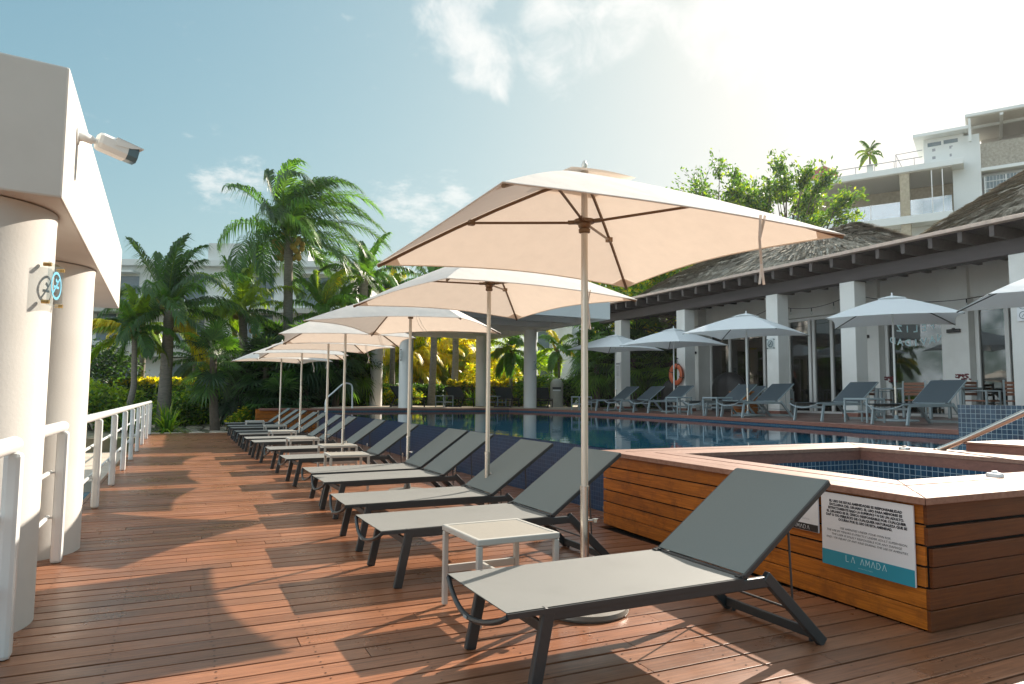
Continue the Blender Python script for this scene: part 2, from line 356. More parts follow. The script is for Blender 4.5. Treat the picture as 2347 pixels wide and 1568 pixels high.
M_inkw = mat('sign_lettering', (0.55, 0.75, 0.78), 0.5)
M_sgrey = mat('grey_lettering', (0.30, 0.31, 0.33), 0.5)
M_orange = mat('buoy_orange', (0.62, 0.13, 0.05), 0.45, noise=0.15, nscale=10)
M_teak = wood('teak_slat', (0.16, 0.06, 0.03), (0.26, 0.10, 0.05), rough=0.5, grain=(3, 30, 30))
M_bin = mat('bin_concrete', (0.36, 0.35, 0.31), 0.7, noise=0.15)
M_blue = mat('mark_blue', (0.12, 0.42, 0.60), 0.5)
M_brass = mat('brass', (0.45, 0.30, 0.12), 0.35, metal=0.9)
M_sand = mat('beige_stone', (0.42, 0.36, 0.26), 0.8, noise=0.25, nscale=5)
M_stoneclad = mat('stone_cladding', (0.36, 0.33, 0.27), 0.85, noise=0.4, nscale=7, bump=0.6, bscale=6)
M_winblue = mat('window_glass', (0.10, 0.15, 0.17), 0.12, noise=0.2, nscale=1.0)
M_hotel = mat('hotel_render', (0.70, 0.72, 0.70), 0.8, noise=0.06, nscale=0.5)
M_shadew = mat('shaded_white', (0.50, 0.48, 0.43), 0.8)  # darkened white, the shade under slabs is painted into it
M_red = mat('red_roof', (0.30, 0.07, 0.045), 0.7)
M_thatch = mat('palm_thatch', (0.37, 0.325, 0.255), 0.95, noise=0.55, nscale=22, stretch=(1, 1, 0.35), bump=1.0, bscale=60, attr=True)
M_leaf = mat('palm_leaf', (1, 1, 1), 0.40, attr=True, trans=(0.50, (1.75, 1.85, 0.45)))
M_leafb = mat('broad_leaf', (1, 1, 1), 0.38, attr=True, trans=(0.48, (1.8, 1.8, 0.45)))
M_trunk = mat('palm_trunk', (0.26, 0.23, 0.20), 0.9, noise=0.45, nscale=9, stretch=(0.6, 0.6, 3.5), bump=0.8, bscale=20)
M_bark = mat('bark', (0.13, 0.10, 0.075), 0.9, noise=0.4, nscale=9, bump=0.6)
M_coco = mat('coconut_husk', (0.42, 0.30, 0.05), 0.5, noise=0.3, nscale=12)
M_flower = mat('dark_petals', (0.16, 0.02, 0.03), 0.6)
M_cable = mat('black_cable', (0.015, 0.015, 0.015), 0.6)

# ---------------------------------------------------------------- ground, decks, water
rng = random.Random(7)
g = MB(); g.add([(-120, -50, -0.75), (160, -50, -0.75), (160, 200, -0.75), (-120, 200, -0.75)], [(0, 1, 2, 3)])
struct(g.build('ground', M_ground))
g = MB(); g.poly([(-0.96, 24.6), (2.1, 24.6), (4.3, 24.9), (4.3, 60), (-30, 60), (-30, 23.0), (-0.96, 23.0)], -0.8, -0.03)
struct(g.build('garden_bed', M_ground))
g = MB()
for i in range(46):      # stepping stones at the end of the deck
    x = -0.7 + (i % 5) * 0.62 + rng.uniform(-.12, .12); y = 24.95 + (i // 5) * 0.75 + rng.uniform(-.15, .15); a = rng.uniform(.22, .34)
    pts = [(x + a * math.cos(k * 1.047 + .3) * rng.uniform(.8, 1.1), y + a * 1.1 * math.sin(k * 1.047 + .3) * rng.uniform(.8, 1.1)) for k in range(6)]
    g.poly(pts, -0.06, 0.012)
struct(g.build('path', M_stone))

# main deck: real boards running across, dark void below
PITCHB = 0.1427; g = MB()
def boards(g, x0, x1, y0, y1, z, pitch=PITCHB, phase=5.381, th=0.028, gap=0.0140, seg=(2.8, 6.0)):
    k0 = round((y0 - phase) / pitch); k1 = round((y1 - phase) / pitch)
    for k in range(k0, k1):
        ya = phase + k * pitch + gap / 2; yb = ya + pitch - gap
        xa = x0 - rng.uniform(0, seg[1])
        while xa < x1:
            xb = xa + rng.uniform(*seg)
            a, b = max(xa, x0), min(xb, x1)
            if b - a > 0.02:
                v = rng.uniform(.74, 1.16); w = rng.uniform(-.06, .06); dz = rng.uniform(-.0012, .0012)
                g.box(a + .0015, b - .0015, ya, yb, z - th + dz, z + dz, 0, None, (v * (1 + w), v, v * (1 - w)))
            xa = xb
boards(g, -0.93, 4.245, 5.8091, 24.6, 0.0)
boards(g, -0.93, 9.5, -4.2, 2.5271, 0.0)
boards(g, -0.93, 3.71, 2.5269, 5.8093, 0.0)
boards(g, -5.0, -0.93, -4.2, 8.3, 0.0)
for k in range(-34, 4):      # screw heads along the joists of the near boards
    for j in range(11):
        for q in (-.036, .036):
            x_ = -.7 + j * .45 + rng.uniform(-.006, .006); y_ = 5.381 + (k + .5) * PITCHB + q; r_ = .0055
            g.add([(x_ + r_ * math.cos(a * math.pi / 3), y_ + r_ * math.sin(a * math.pi / 3), .0023) for a in range(6)], [(0, 1, 2, 3, 4, 5)], 0, (.22, .2, .2))
struct(g.build('deck', M_deck, bevel=0.002))
g = MB(); g.box(-0.9, 4.24, -4.0, 24.55, -0.20, -0.033); g.box(4.24, 9.4, -4.0, 2.40, -0.20, -0.033)
struct(g.build('deck_substructure', M_under))
g = MB(); g.box(-0.975, -0.934, 8.32, 24.6, -0.6, 0.0)
struct(g.build('deck_fascia', M_deck))

# lower lagoon left of the rail and its landing
g = MB(); g.add([(-26, 4, -0.62), (-0.94, 4, -0.62), (-0.94, 15.5, -0.62), (-26, 15.5, -0.62)], [(0, 1, 2, 3)])
struct(g.build('lower_pool_water', M_lagoon))
g = MB(); g.box(-26, -0.99, 15.5, 23.0, -0.8, -0.42); struct(g.build('lower_terrace', M_stone))

# pool
ZW = 0.695; ZD = 0.80
edge = [(10.2, 2.2), (10.3, 5.2), (10.5, 6.5), (10.62, 7.9), (11.05, 10.0), (11.3, 11.7), (11.5, 12.9), (11.7, 14.2), (12.0, 16.6), (12.1, 19.4), (11.85, 21.2), (11.3, 23.9)]
pool = [(4.25, 6.06), (7.42, 6.06), (7.42, 2.2)] + edge + [(4.25, 23.9)]
g = MB(); g.add([(x, y, ZW) for x, y in pool], [tuple(range(len(pool)))])
o = struct(g.build('pool_water', M_water))
# overflow wall, coping and tile band
g = MB(); g.box(4.25, 4.47, 5.5, 23.9, -0.05, ZW - 0.004)
w_ = thing('overflow_wall', 'dark navy mosaic overflow wall of the raised pool behind the row of loungers', 'wall', (4.36, 14, 0))
g.build('tiled_face', M_tiled, w_)
g = MB()
for i in range(9): g.lathe([(0.0, 0), (.018, 0), (.018, .05), (.028, .055), (.028, .085), (.0, .09)], (4.18, 6.4 + i * 1.5, 0.0), 10)
g.build('drain_valve', M_steel, w_)
def strip(g, pts, w, z0, z1, m=0, side=1):
    for i in range(len(pts) - 1):
        a, b = Vector((*pts[i], 0)), Vector((*pts[i + 1], 0)); d = (b - a).normalized(); n = Vector((d.y, -d.x, 0)) * side
        a2, b2 = a + n * w, b + n * w
        g.add([(a.x, a.y, z0), (b.x, b.y, z0), (b2.x, b2.y, z0), (a2.x, a2.y, z0), (a.x, a.y, z1), (b.x, b.y, z1), (b2.x, b2.y, z1), (a2.x, a2.y, z1)],
              [(0, 1, 2, 3), (4, 7, 6, 5), (0, 4, 5, 1), (1, 5, 6, 2), (2, 6, 7, 3), (3, 7, 4, 0)], m)
far = edge + [(4.3, 23.92)]
g = MB(); strip(g, far, 0.3, ZW - 0.6, 0.733); struct(g.build('pool_wall_band', M_tileb))
g = MB(); g.box(4.4, 11.3, 23.93, 24.25, ZW - .5, 0.7325); struct(g.build('pool_wall_band_far', M_tileb))
g = MB(); strip(g, [(x - .02, y) for x, y in edge], 0.30, 0.735, ZD + .004); g.box(2.35, 11.35, 23.88, 24.2, 0.735, ZD + 0.0035)
struct(g.build('pool_coping', M_cope, bevel=.004))
# far side decks
g = MB()
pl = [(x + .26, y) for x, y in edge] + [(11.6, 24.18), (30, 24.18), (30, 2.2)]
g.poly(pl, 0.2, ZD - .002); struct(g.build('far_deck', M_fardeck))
g = MB(); g.poly([(4.32, 24.19), (11.65, 24.19), (30, 24.19), (30, 31.0), (4.32, 31.0)], 0.1, ZD - .004); struct(g.build('far_terrace', M_stone))
g = MB(); g.poly([(2.6, 31.01), (90, 31.01), (90, 120), (2.6, 120)], -0.5, 0.78); struct(g.build('raised_garden', M_ground))
g = MB()
for i in range(5): g.box(2.25, 4.20, 24.0 + .0, 24.18, .02 + i * .152, .16 + i * .152, c=(rng.uniform(.8, 1.1),) * 3)
o = g.build('timber_riser', M_clad, bevel=.003)
tag(o, 'orange timber plank riser closing the far end of the row of loungers', 'retaining wall')

# ---------------------------------------------------------------- raised whirlpool in timber cladding
SX0, SX1, SY0, SY1 = 3.69, 7.38, 2.50, 5.90
sp = thing('whirlpool_tub', 'raised square whirlpool tub clad in orange varnished planks with a pale timber rim', 'whirlpool', (5.5, 4.2, 0))
g = MB(); hgt = 0.108
for i in range(6):
    z0 = 0.008 + i * 0.1135; xa = SY0
    for (ya, yb) in ((SY0 + .004, SY1),):
        g.box(SX0, SX0 + .022, ya, yb, z0, z0 + hgt - (.006 if i else 0), c=(rng.uniform(.8, 1.15),) * 3)
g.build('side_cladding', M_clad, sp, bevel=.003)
g = MB()
for i in range(6):
    z0 = 0.004 + i * 0.1135; cuts = [SX0 + .001 + (0.03 if i in (2, 3) else 0)] + ([4.62, 4.98] if i == 5 else [6.2]) + [SX1]
    for a, b in zip(cuts[:-1], cuts[1:]):
        g.box(a, b - .002, SY0 - .018 - (.006 if i == 3 else 0), SY0 + .003, z0, z0 + hgt - (.012 if i in (4, 3) else 0), c=(rng.uniform(.8, 1.1),) * 3)
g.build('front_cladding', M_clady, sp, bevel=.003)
g = MB()
g.box(SX0 + .03, SX0 + .3, SY0 + .01, SY1 - .01, 0, .672); g.box(SX1 - .3, SX1, SY0 + .01, SY1, 0, .672)
g.box(SX0 + .3, SX1 - .3, SY0 + .01, SY0 + .3, 0, .671); g.box(SX0 + .3, SX1 - .3, SY1 - .3, SY1, 0, .671)
g.build('core', M_under, sp)
# rim: two boards deep, mitred
def rim(g, a0, a1, z0, z1):
    (x0, x1, y0, y1), (p0, p1, q0, q1) = a0, a1
    O_ = [(x0, y0), (x1, y0), (x1, y1), (x0, y1)]; I_ = [(p0, q0), (p1, q0), (p1, q1), (p0, q1)]
    for i in range(4):
        j = (i + 1) % 4; e = .0015; A, B, Cc, D = O_[i], O_[j], I_[j], I_[i]
        cx = sum(p[0] for p in (A, B, Cc, D)) / 4; cy = sum(p[1] for p in (A, B, Cc, D)) / 4
        q = [(p[0] + (cx - p[0]) * e, p[1] + (cy - p[1]) * e) for p in (A, B, Cc, D)]
        v = rng.uniform(.92, 1.08)
        g.add([(x, y, z0) for x, y in q] + [(x, y, z1) for x, y in q], [(3, 2, 1, 0), (4, 5, 6, 7)] + [(k, (k + 1) % 4, 4 + (k + 1) % 4, 4 + k) for k in range(4)], 0, (v, v, v))
g = MB()
def rect(d): return (SX0 + d, SX1 - d, SY0 + d, SY1 - d)
rim(g, rect(-.045), rect(.153), .682, .722); rim(g, rect(.169), rect(.364), .684, .720); rim(g, rect(.380), rect(.575), .682, .7215)
g.build('rim', M_cap, sp, bevel=.004)
g = MB(); rim(g, rect(.54), rect(.565), .585, .681); g.build('inner_apron', M_cope, sp)
g = MB()
a, b, c_, d = SX0 + .563, SX1 - .563, SY0 + .563, SY1 - .563
g.box(a, a + .03, c_, d, .1, .586); g.box(b - .03, b, c_, d, .1, .586); g.box(a + .03, b - .03, c_, c_ + .03, .1, .586); g.box(a + .03, b - .03, d - .03, d, .1, .586)
g.build('mosaic_lining', M_tile, sp)
g = MB(); g.add([(a + .03, c_ + .03, .44), (b - .03, c_ + .03, .44), (b - .03, d - .03, .44), (a + .03, d - .03, .44)], [(0, 1, 2, 3)]); g.build('water', M_spawater, sp)
for (x, y) in ((5.12, 2.95), (6.95, 4.9)):
    g = MB(); g.lathe([(.055, 0), (.055, .014), (.048, .024), (.02, .028), (.02, .038), (.0, .04)], (x, y, .7225), 18)
    g.build('air_control_knob', M_steel if x > 6 else M_rail, sp, smooth=40)
# mosaic planter wall behind the tub and its step
tw = thing('mosaic_wall', 'freestanding blue and white mosaic wall block standing in the pool behind the whirlpool', 'wall', (9.9, 4.9, .6))
g = MB(); g.box(9.05, 9.35, 2.6, 5.62, .3, 1.19); g.build('tiled_block', M_tile, tw)
g = MB(); g.box(7.44, 8.9, 3.0, 4.55, .2, .79); o = g.build('timber_step', M_cope, bevel=.004)
tag(o, 'low dark timber step block with pale top between whirlpool and mosaic wall', 'step')
o['label'] = 'low timber step block beside the whirlpool rim, under the steel handrail'
g = MB(); g.box(7.43, 8.92, 2.98, 4.57, .792, .815); s2 = g.build('step_tread', M_cap, o, bevel=.003)
# handrails
def handrail(name, label, pts, r, m, loc):
    t_ = thing(name, label, 'handrail', loc)
    g = MB(); P = [Vector(p) for p in pts]; out_ = [P[0]]
    for i in range(1, len(P) - 1):
        a = P[i] + (P[i - 1] - P[i]).normalized() * min(.16, (P[i - 1] - P[i]).length * .45); b = P[i] + (P[i + 1] - P[i]).normalized() * min(.16, (P[i + 1] - P[i]).length * .45)
        for k in range(6): s_ = k / 5; out_.append(a * (1 - s_) ** 2 + P[i] * 2 * s_ * (1 - s_) + b * s_ * s_)
    out_.append(P[-1]); g.tube(out_, r, 14); g.build('rail_tube', m, t_, smooth=40)
    for p in (P[0], P[-1]): g = MB(); g.lathe([(.0, 0), (.05, 0), (.05, .008), (r + .004, .014), (0, .014)], (p.x, p.y, p.z), 16); g.build('flange', m, t_, smooth=40)
    return t_
handrail('grab_rail', 'thick brushed steel handrail slanting up from the whirlpool rim at the right edge', [(7.28, 4.74, .722), (7.33, 4.50, .84), (7.20, 2.9, 1.62), (7.20, 2.5, 1.62), (7.2, 2.46, .7)], .030, M_steel, (7.28, 4.6, .72))
handrail('pool_ladder_rail', 'thin white bent handrail at the far left corner of the pool, before dark bushes', [(4.35, 23.35, ZW), (4.35, 23.4, 1.12), (5.1, 24.1, 1.68), (5.42, 24.28, 1.64), (5.44, 24.3, ZD)], .026, M_rail, (5.0, 23.8, ZW))

# ---------------------------------------------------------------- signs on the tub
def text_mesh(txt, size, spacing=1.0, shear=0.0, align='CENTER', thin=0.0):
    cu = bpy.data.curves.new('t', 'FONT'); cu.body = txt; cu.size = size; cu.align_x = align; cu.align_y = 'CENTER'; cu.space_character = spacing
    cu.shear = shear; cu.offset = thin; cu.resolution_u = 2
    ob = bpy.data.objects.new('t', cu); C.objects.link(ob); bpy.context.view_layer.update()
    me = bpy.data.meshes.new_from_object(ob.evaluated_get(bpy.context.evaluated_depsgraph_get()))
    vs = [tuple(v.co) for v in me.vertices]; fs = [tuple(p.vertices) for p in me.polygons]
    bpy.data.objects.remove(ob); bpy.data.curves.remove(cu); bpy.data.meshes.remove(me); return vs, fs
def lines(g, rows, P0, ux, uz, m=0, fitw=None):
    """rows: (text, size, along, upward[, shear, spacing, thin]); placed on the plane P0 + s*ux + t*uz"""
    for r_ in rows:
        tx, sz, s0, t0 = r_[:4]; sh = r_[4] if len(r_) > 4 else 0; spc = r_[5] if len(r_) > 5 else 1.0; th = r_[6] if len(r_) > 6 else 0.0; fw_ = r_[7] if len(r_) > 7 else None
        vs, fs = text_mesh(tx, sz, spc, sh, 'CENTER', th); k = 1.0
        if fw_:
            w_ = max(v[0] for v in vs) - min(v[0] for v in vs); k = fw_ / w_
        g.add([tuple(P0 + ux * (s0 + v[0] * k) + uz * (t0 + v[1])) for v in vs], fs, m)
# large notice: plane x = 3.672 facing -x; along = -y (left to right seen from the deck)
sg = thing('rules_sign', 'large white notice with black text and a teal band, on the whirlpool corner', 'sign', (3.68, 2.87, .45))
g = MB(); g.box(3.664, 3.676, 2.545, 3.175, .225, .668); g.build('board', M_signw, sg, bevel=.0015)
g = MB(); g.box(3.6615, 3.6638, 2.546, 3.174, .226, .318); g.build('teal_band', M_signt, sg)
P0 = Vector((3.6625, 2.86, .45)); ux = Vector((0, -1, 0)); uz = Vector((0, 0, 1)); g = MB()
ES = ['EL USO DE ESTAS AMENIDADES ES RESPONSABILIDAD', 'EXCLUSIVA DEL USUARIO. EL USO PARA MENORES ES', 'ESTRICTAMENTE BAJO LA SUPERVICIÓN DE UN ADULTO.',
      'EL USUARIO ES EL ÚNICO RESPONSABLE POR CUALQUIER', 'DAÑO Y/O PERJUICIO DE CUALQUIER NATURALEZA QUE SE', 'OCURRA POR EL USO DE ESTA AMENIDAD.']
EN = ['USE AMENITIES UNDER YOUR OWN RISK.', 'THE USE BY MINORS IS STRICTLY UNDER ADULT SUPERVISION.', 'THE USER IS SOLELY RESPONSIBLE FOR ANY DAMAGE', 'AND / OR INJURY OF ANY KIND DURING THE USE OF AMENITIES.']
we = [.50, .50, .52, .545, .555, .37]; wn = [.35, .55, .48, .56]
lines(g, [(t_, .0195, 0, .170 - i * .0215, 0, 1, .0011, we[i]) for i, t_ in enumerate(ES)], P0, ux, uz)
g.build('spanish_lettering', M_ink, sg)
g = MB(); lines(g, [(t_, .0175, 0, .012 - i * .0215, .25, 1, 0, wn[i]) for i, t_ in enumerate(EN)], P0, ux, uz); g.build('english_lettering', M_ink, sg)
g = MB(); P1 = Vector((3.6605, 2.86, .45))
def strokes(g, segs, ox, oz, h, w, P, ux, uz):
    for (x0, y0, x1, y1) in segs:
        a = P + ux * (ox + x0 * w) + uz * (oz + y0 * h); b = P + ux * (ox + x1 * w) + uz * (oz + y1 * h); g.beam(a, b, h * .075, .0012, upv=ux.cross(uz))
LET = {'L': [(0, 0, 0, 1), (0, 0, .7, 0)], 'A': [(0, 0, .5, 1), (.5, 1, 1, 0), (.48, .12, .52, .12)], 'M': [(0, 0, .05, 1), (.05, 1, .5, .25), (.5, .25, .95, 1), (.95, 1, 1, 0)], 'D': [(0, 0, 0, 1), (0, 1, .6, .95), (.6, .95, .95, .5), (.95, .5, .6, .05), (.6, .05, 0, 0)]}
def logo(g, P, ux, uz, x0, z0, h, w, adv, txt='LA AMADA'):
    x = x0
    for ch in txt:
        if ch in LET: strokes(g, LET[ch], x, z0, h, w, P, ux, uz)
        x += adv * (.75 if ch == ' ' else 1)
logo(g, P1, ux, uz, -.135, -.178, .036, .026, .037)
lines(g, [('BOUTIQUE HOTEL & MARINA', .006, 0, -.2, 0, 1.3)], P1, ux, uz)
g.build('logo_lettering', M_inkw, sg)
s3 = thing('notice_board', 'smaller white notice with a black foot band, half hidden behind the nearest backrest', 'sign', (3.68, 3.4, .5))
g = MB(); g.box(3.662, 3.674, 3.20, 3.66, .40, .665); g.build('board', M_signw, s3, bevel=.003)
g = MB(); g.box(3.6595, 3.6618, 3.203, 3.657, .403, .447); g.build('black_band', M_black, s3)
P2 = Vector((3.6605, 3.43, .53)); g = MB()
lines(g, [('Por favor respete la zona de', .019, 0, .05, 0, 1), ('esta area al aire libre abierta', .019, 0, .012, 0, 1), ('Please respect this area', .015, 0, -.028, 0, 1), ('pool area', .015, .13, -.052, 0, 1)], P2, ux, uz)
g.build('grey_text', M_sgrey, s3)
g = MB(); logo(g, Vector((3.6585, 3.43, .53)), ux, uz, -.05, -.117, .024, .02, .028); g.build('logo_lettering', M_signw, s3)

# the tub is not quite square: its pool end stands a hand's breadth further out
for root in (sp, sg, s3):
    for ch in root.children:
        for v in ch.data.vertices: v.co.x += (v.co.y - 2.5) * .042 * max(0, min(1, (7.38 - v.co.x) / 3.69))
# ---------------------------------------------------------------- white bar building at the left
bb = thing('poolside_building', 'cream stucco pool bar with deep fascia on two round columns at the left edge', 'building', (-1.5, 5, 0))
g = MB()
pl = [(-0.60, 4.25), (-0.705, 9.55), (-7, 9.55), (-7, 3.2), (-3.0, 3.9)]
g.poly(pl, 2.27, 2.985); g.build('roof_slab', M_stucco, bb, bevel=.012)
for (x, y) in ((-1.10, 4.67), (-1.10, 6.66)):
    g = MB(); prof = [(.42, 0), (.42, 1.2), (.42, 2.2), (.425, 2.262)]; g.lathe(prof, (x, y, 0), 56); g.build('column', M_stucco, bb, smooth=40)
g = MB(); g.box(-6.9, -1.9, 5.2, 9.3, 0, 2.265); g.build('rear_wall', M_stucco, bb)
# security camera
sc_ = thing('security_camera', 'white bullet security camera with black lens on the fascia corner', 'camera', (-.62, 4.69, 2.7))
g = MB()
A = Vector((-.607, 4.70, 2.762)); B = Vector((-.535, 4.76, 2.768)); Cc = Vector((-.512, 4.775, 2.766))
nn = Vector((1, .02, 0)); g.tube([A - nn * .002, A + nn * .008], .052, 24); g.tube([A + nn * .008, A + nn * .03, B - (B - A).normalized() * .01], [.030, .026, .026], 18); g.tube([B - (B - A).normalized() * .012, Cc], .017, 14)
g.build('bracket', M_white, sc_, smooth=45)
ax = (Vector((-.20, 4.93, 2.685)) - Vector((-.475, 4.80, 2.745))).normalized(); g = MB()
c0 = Vector((-.513, 4.775, 2.776)); sx = ax.cross(Vector((0, 0, 1))).normalized(); uz_ = sx.cross(ax)
def fr(s_, a_, b_): return tuple(c0 + (ax * s_ + sx * a_ + uz_ * b_) * .86)
sec = [(-.055, .036), (-.038, .058), (.038, .058), (.055, .036), (.055, -.026), (.034, -.058), (-.034, -.058), (-.055, -.026)]
g.add([fr(0, a_ * .9, b_ * .9) for a_, b_ in sec] + [fr(.02, a_, b_) for a_, b_ in sec] + [fr(.19, a_, b_) for a_, b_ in sec],
      [tuple(reversed(range(8)))] + [(i, (i + 1) % 8, 8 + (i + 1) % 8, 8 + i) for i in range(8)] + [(8 + i, 8 + (i + 1) % 8, 16 + (i + 1) % 8, 16 + i) for i in range(8)] + [tuple(range(16, 24))])
cb_ = g.build('camera_body', M_white, sc_)
g = MB(); g.add([fr(.10, -.060, .062), fr(.10, .060, .062), fr(.285, .060, .062), fr(.285, -.060, .062), fr(.10, -.060, .056), fr(.10, .060, .056), fr(.285, .060, .056), fr(.285, -.060, .056)],
      [(0, 3, 2, 1), (4, 5, 6, 7), (0, 1, 5, 4), (1, 2, 6, 5), (2, 3, 7, 6), (3, 0, 4, 7)])
for s_ in (-1, 1):
    g.add([fr(.10, s_ * .060, .06), fr(.285, s_ * .060, .06), fr(.205, s_ * .060, .025), fr(.10, s_ * .060, .0), fr(.10, s_ * .056, .06), fr(.285, s_ * .056, .06), fr(.205, s_ * .056, .025), fr(.10, s_ * .056, .0)],
          [(0, 1, 2, 3), (7, 6, 5, 4), (0, 4, 5, 1), (1, 5, 6, 2), (2, 6, 7, 3), (3, 7, 4, 0)])
g.build('sun_visor', M_white, sc_)
g = MB(); g.add([fr(.191, a_ * .97, b_ * .97) for a_, b_ in sec] + [fr(.262, a_ * .93, b_ * .93) for a_, b_ in sec], [(i, (i + 1) % 8, 8 + (i + 1) % 8, 8 + i) for i in range(8)] + [tuple(range(8, 16))]); g.build('lens_window', M_winblue, sc_)

# acrylic marks on columns
def acrylic(label, P, ux, h, icon='ring', col=M_blue, mcol=M_brass):
    """plate centre P, horizontal direction ux"""
    ux = Vector(ux).normalized(); uz = Vector((0, 0, 1)); n = ux.cross(uz); P = Vector(P)
    t_ = thing('acrylic_sign', label, 'sign', tuple(P))
    g = MB(); g.beam(P - ux * h / 2, P + ux * h / 2, .004, h); g.build('plate', M_clear, t_)
    for a_ in (-1, 1):
        for b_ in (-1, 1):
            q = P + ux * (a_ * h * .43) + uz * (b_ * h * .43); g = MB(); g.tube([q - n * .03, q + n * .008], h * .045, 10); g.build('standoff_bolt', mcol, t_)
    g = MB(); k = 28; r1, r2 = h * .33, h * .27
    for s_ in range(k):
        a0, a1 = 2 * math.pi * s_ / k, 2 * math.pi * (s_ + 1) / k
        f_ = lambda r_, a_, o_: tuple(P + n * o_ + ux * r_ * math.cos(a_) + uz * r_ * math.sin(a_))
        g.add([f_(r1, a0, .003), f_(r1, a1, .003), f_(r2, a1, .003), f_(r2, a0, .003), f_(r1, a0, .0045), f_(r1, a1, .0045), f_(r2, a1, .0045), f_(r2, a0, .0045)], [(0, 1, 2, 3), (7, 6, 5, 4), (0, 4, 5, 1), (3, 2, 6, 7)])
    g.beam(P + n * .0035 + ux * h * .2 + uz * h * .2, P + n * .0035 - ux * h * .2 - uz * h * .2, h * .05, .002, upv=n)
    g.beam(P + n * .0035 - ux * h * .16 - uz * h * .03, P + n * .0035 + ux * h * .16 - uz * h * .03, h * .06, .002, upv=n)
    g.beam(P + n * .0035 - ux * h * .05 + uz * h * .15, P + n * .0035 + ux * h * .1 + uz * h * .05, h * .07, .002, upv=n)
    g.build('round_mark', col, t_); return t_
acrylic('clear acrylic plate with a blue ring on brass bolts, on the nearest round column', (-.655, 4.59, 1.85), (.17, .985, 0), .24)

# railing in three runs
def railing(label, ya, yb, posts, endcap=True, X=-.79):
    t_ = thing('guard_rail', label, 'railing', (X, (ya + yb) / 2, 0), 'white guard rails along the deck edge')
    for y in posts:
        g = MB(); g.box(X - .038, X + .038, y - .040, y + .040, 0, .965); g.build('post', M_rail, t_, bevel=.022)
    g = MB(); yy = [ya + (yb - ya) * i / 12 for i in range(13)]
    pts = [(X - .01, y, 1.0) for y in yy]; rs = [.040] * 13
    if endcap: pts = [(X - .01, ya - .03, 1.0)] + pts + [(X - .01, yb + .035, 1.0)]; rs = [.02] + rs + [.02]
    g.tube(pts, rs, 18); g.build('top_rail', M_rail, t_, smooth=50)
    for z in (.33, .66):
        g = MB(); g.tube([(X - .075, y, z) for y in (ya, yb)], .017, 10)
        for y in posts: g.tube([(X - .075, y, z), (X - .03, y, z)], .008, 6)
        g.build('mid_rail', M_rail, t_, smooth=50)
    return t_
railing('near run of white guard rail cut by the left edge of the picture', .6, 4.09, [.9, 2.5, 4.06], X=-.705)
railing('short white guard rail run between the two round columns', 5.05, 6.20, [6.17], X=-.775)
railing('long white guard rail running from the second column to the garden', 7.2, 24.22, [8.9, 10.95, 13.0, 15.0, 17.1, 19.3, 21.7, 24.18])

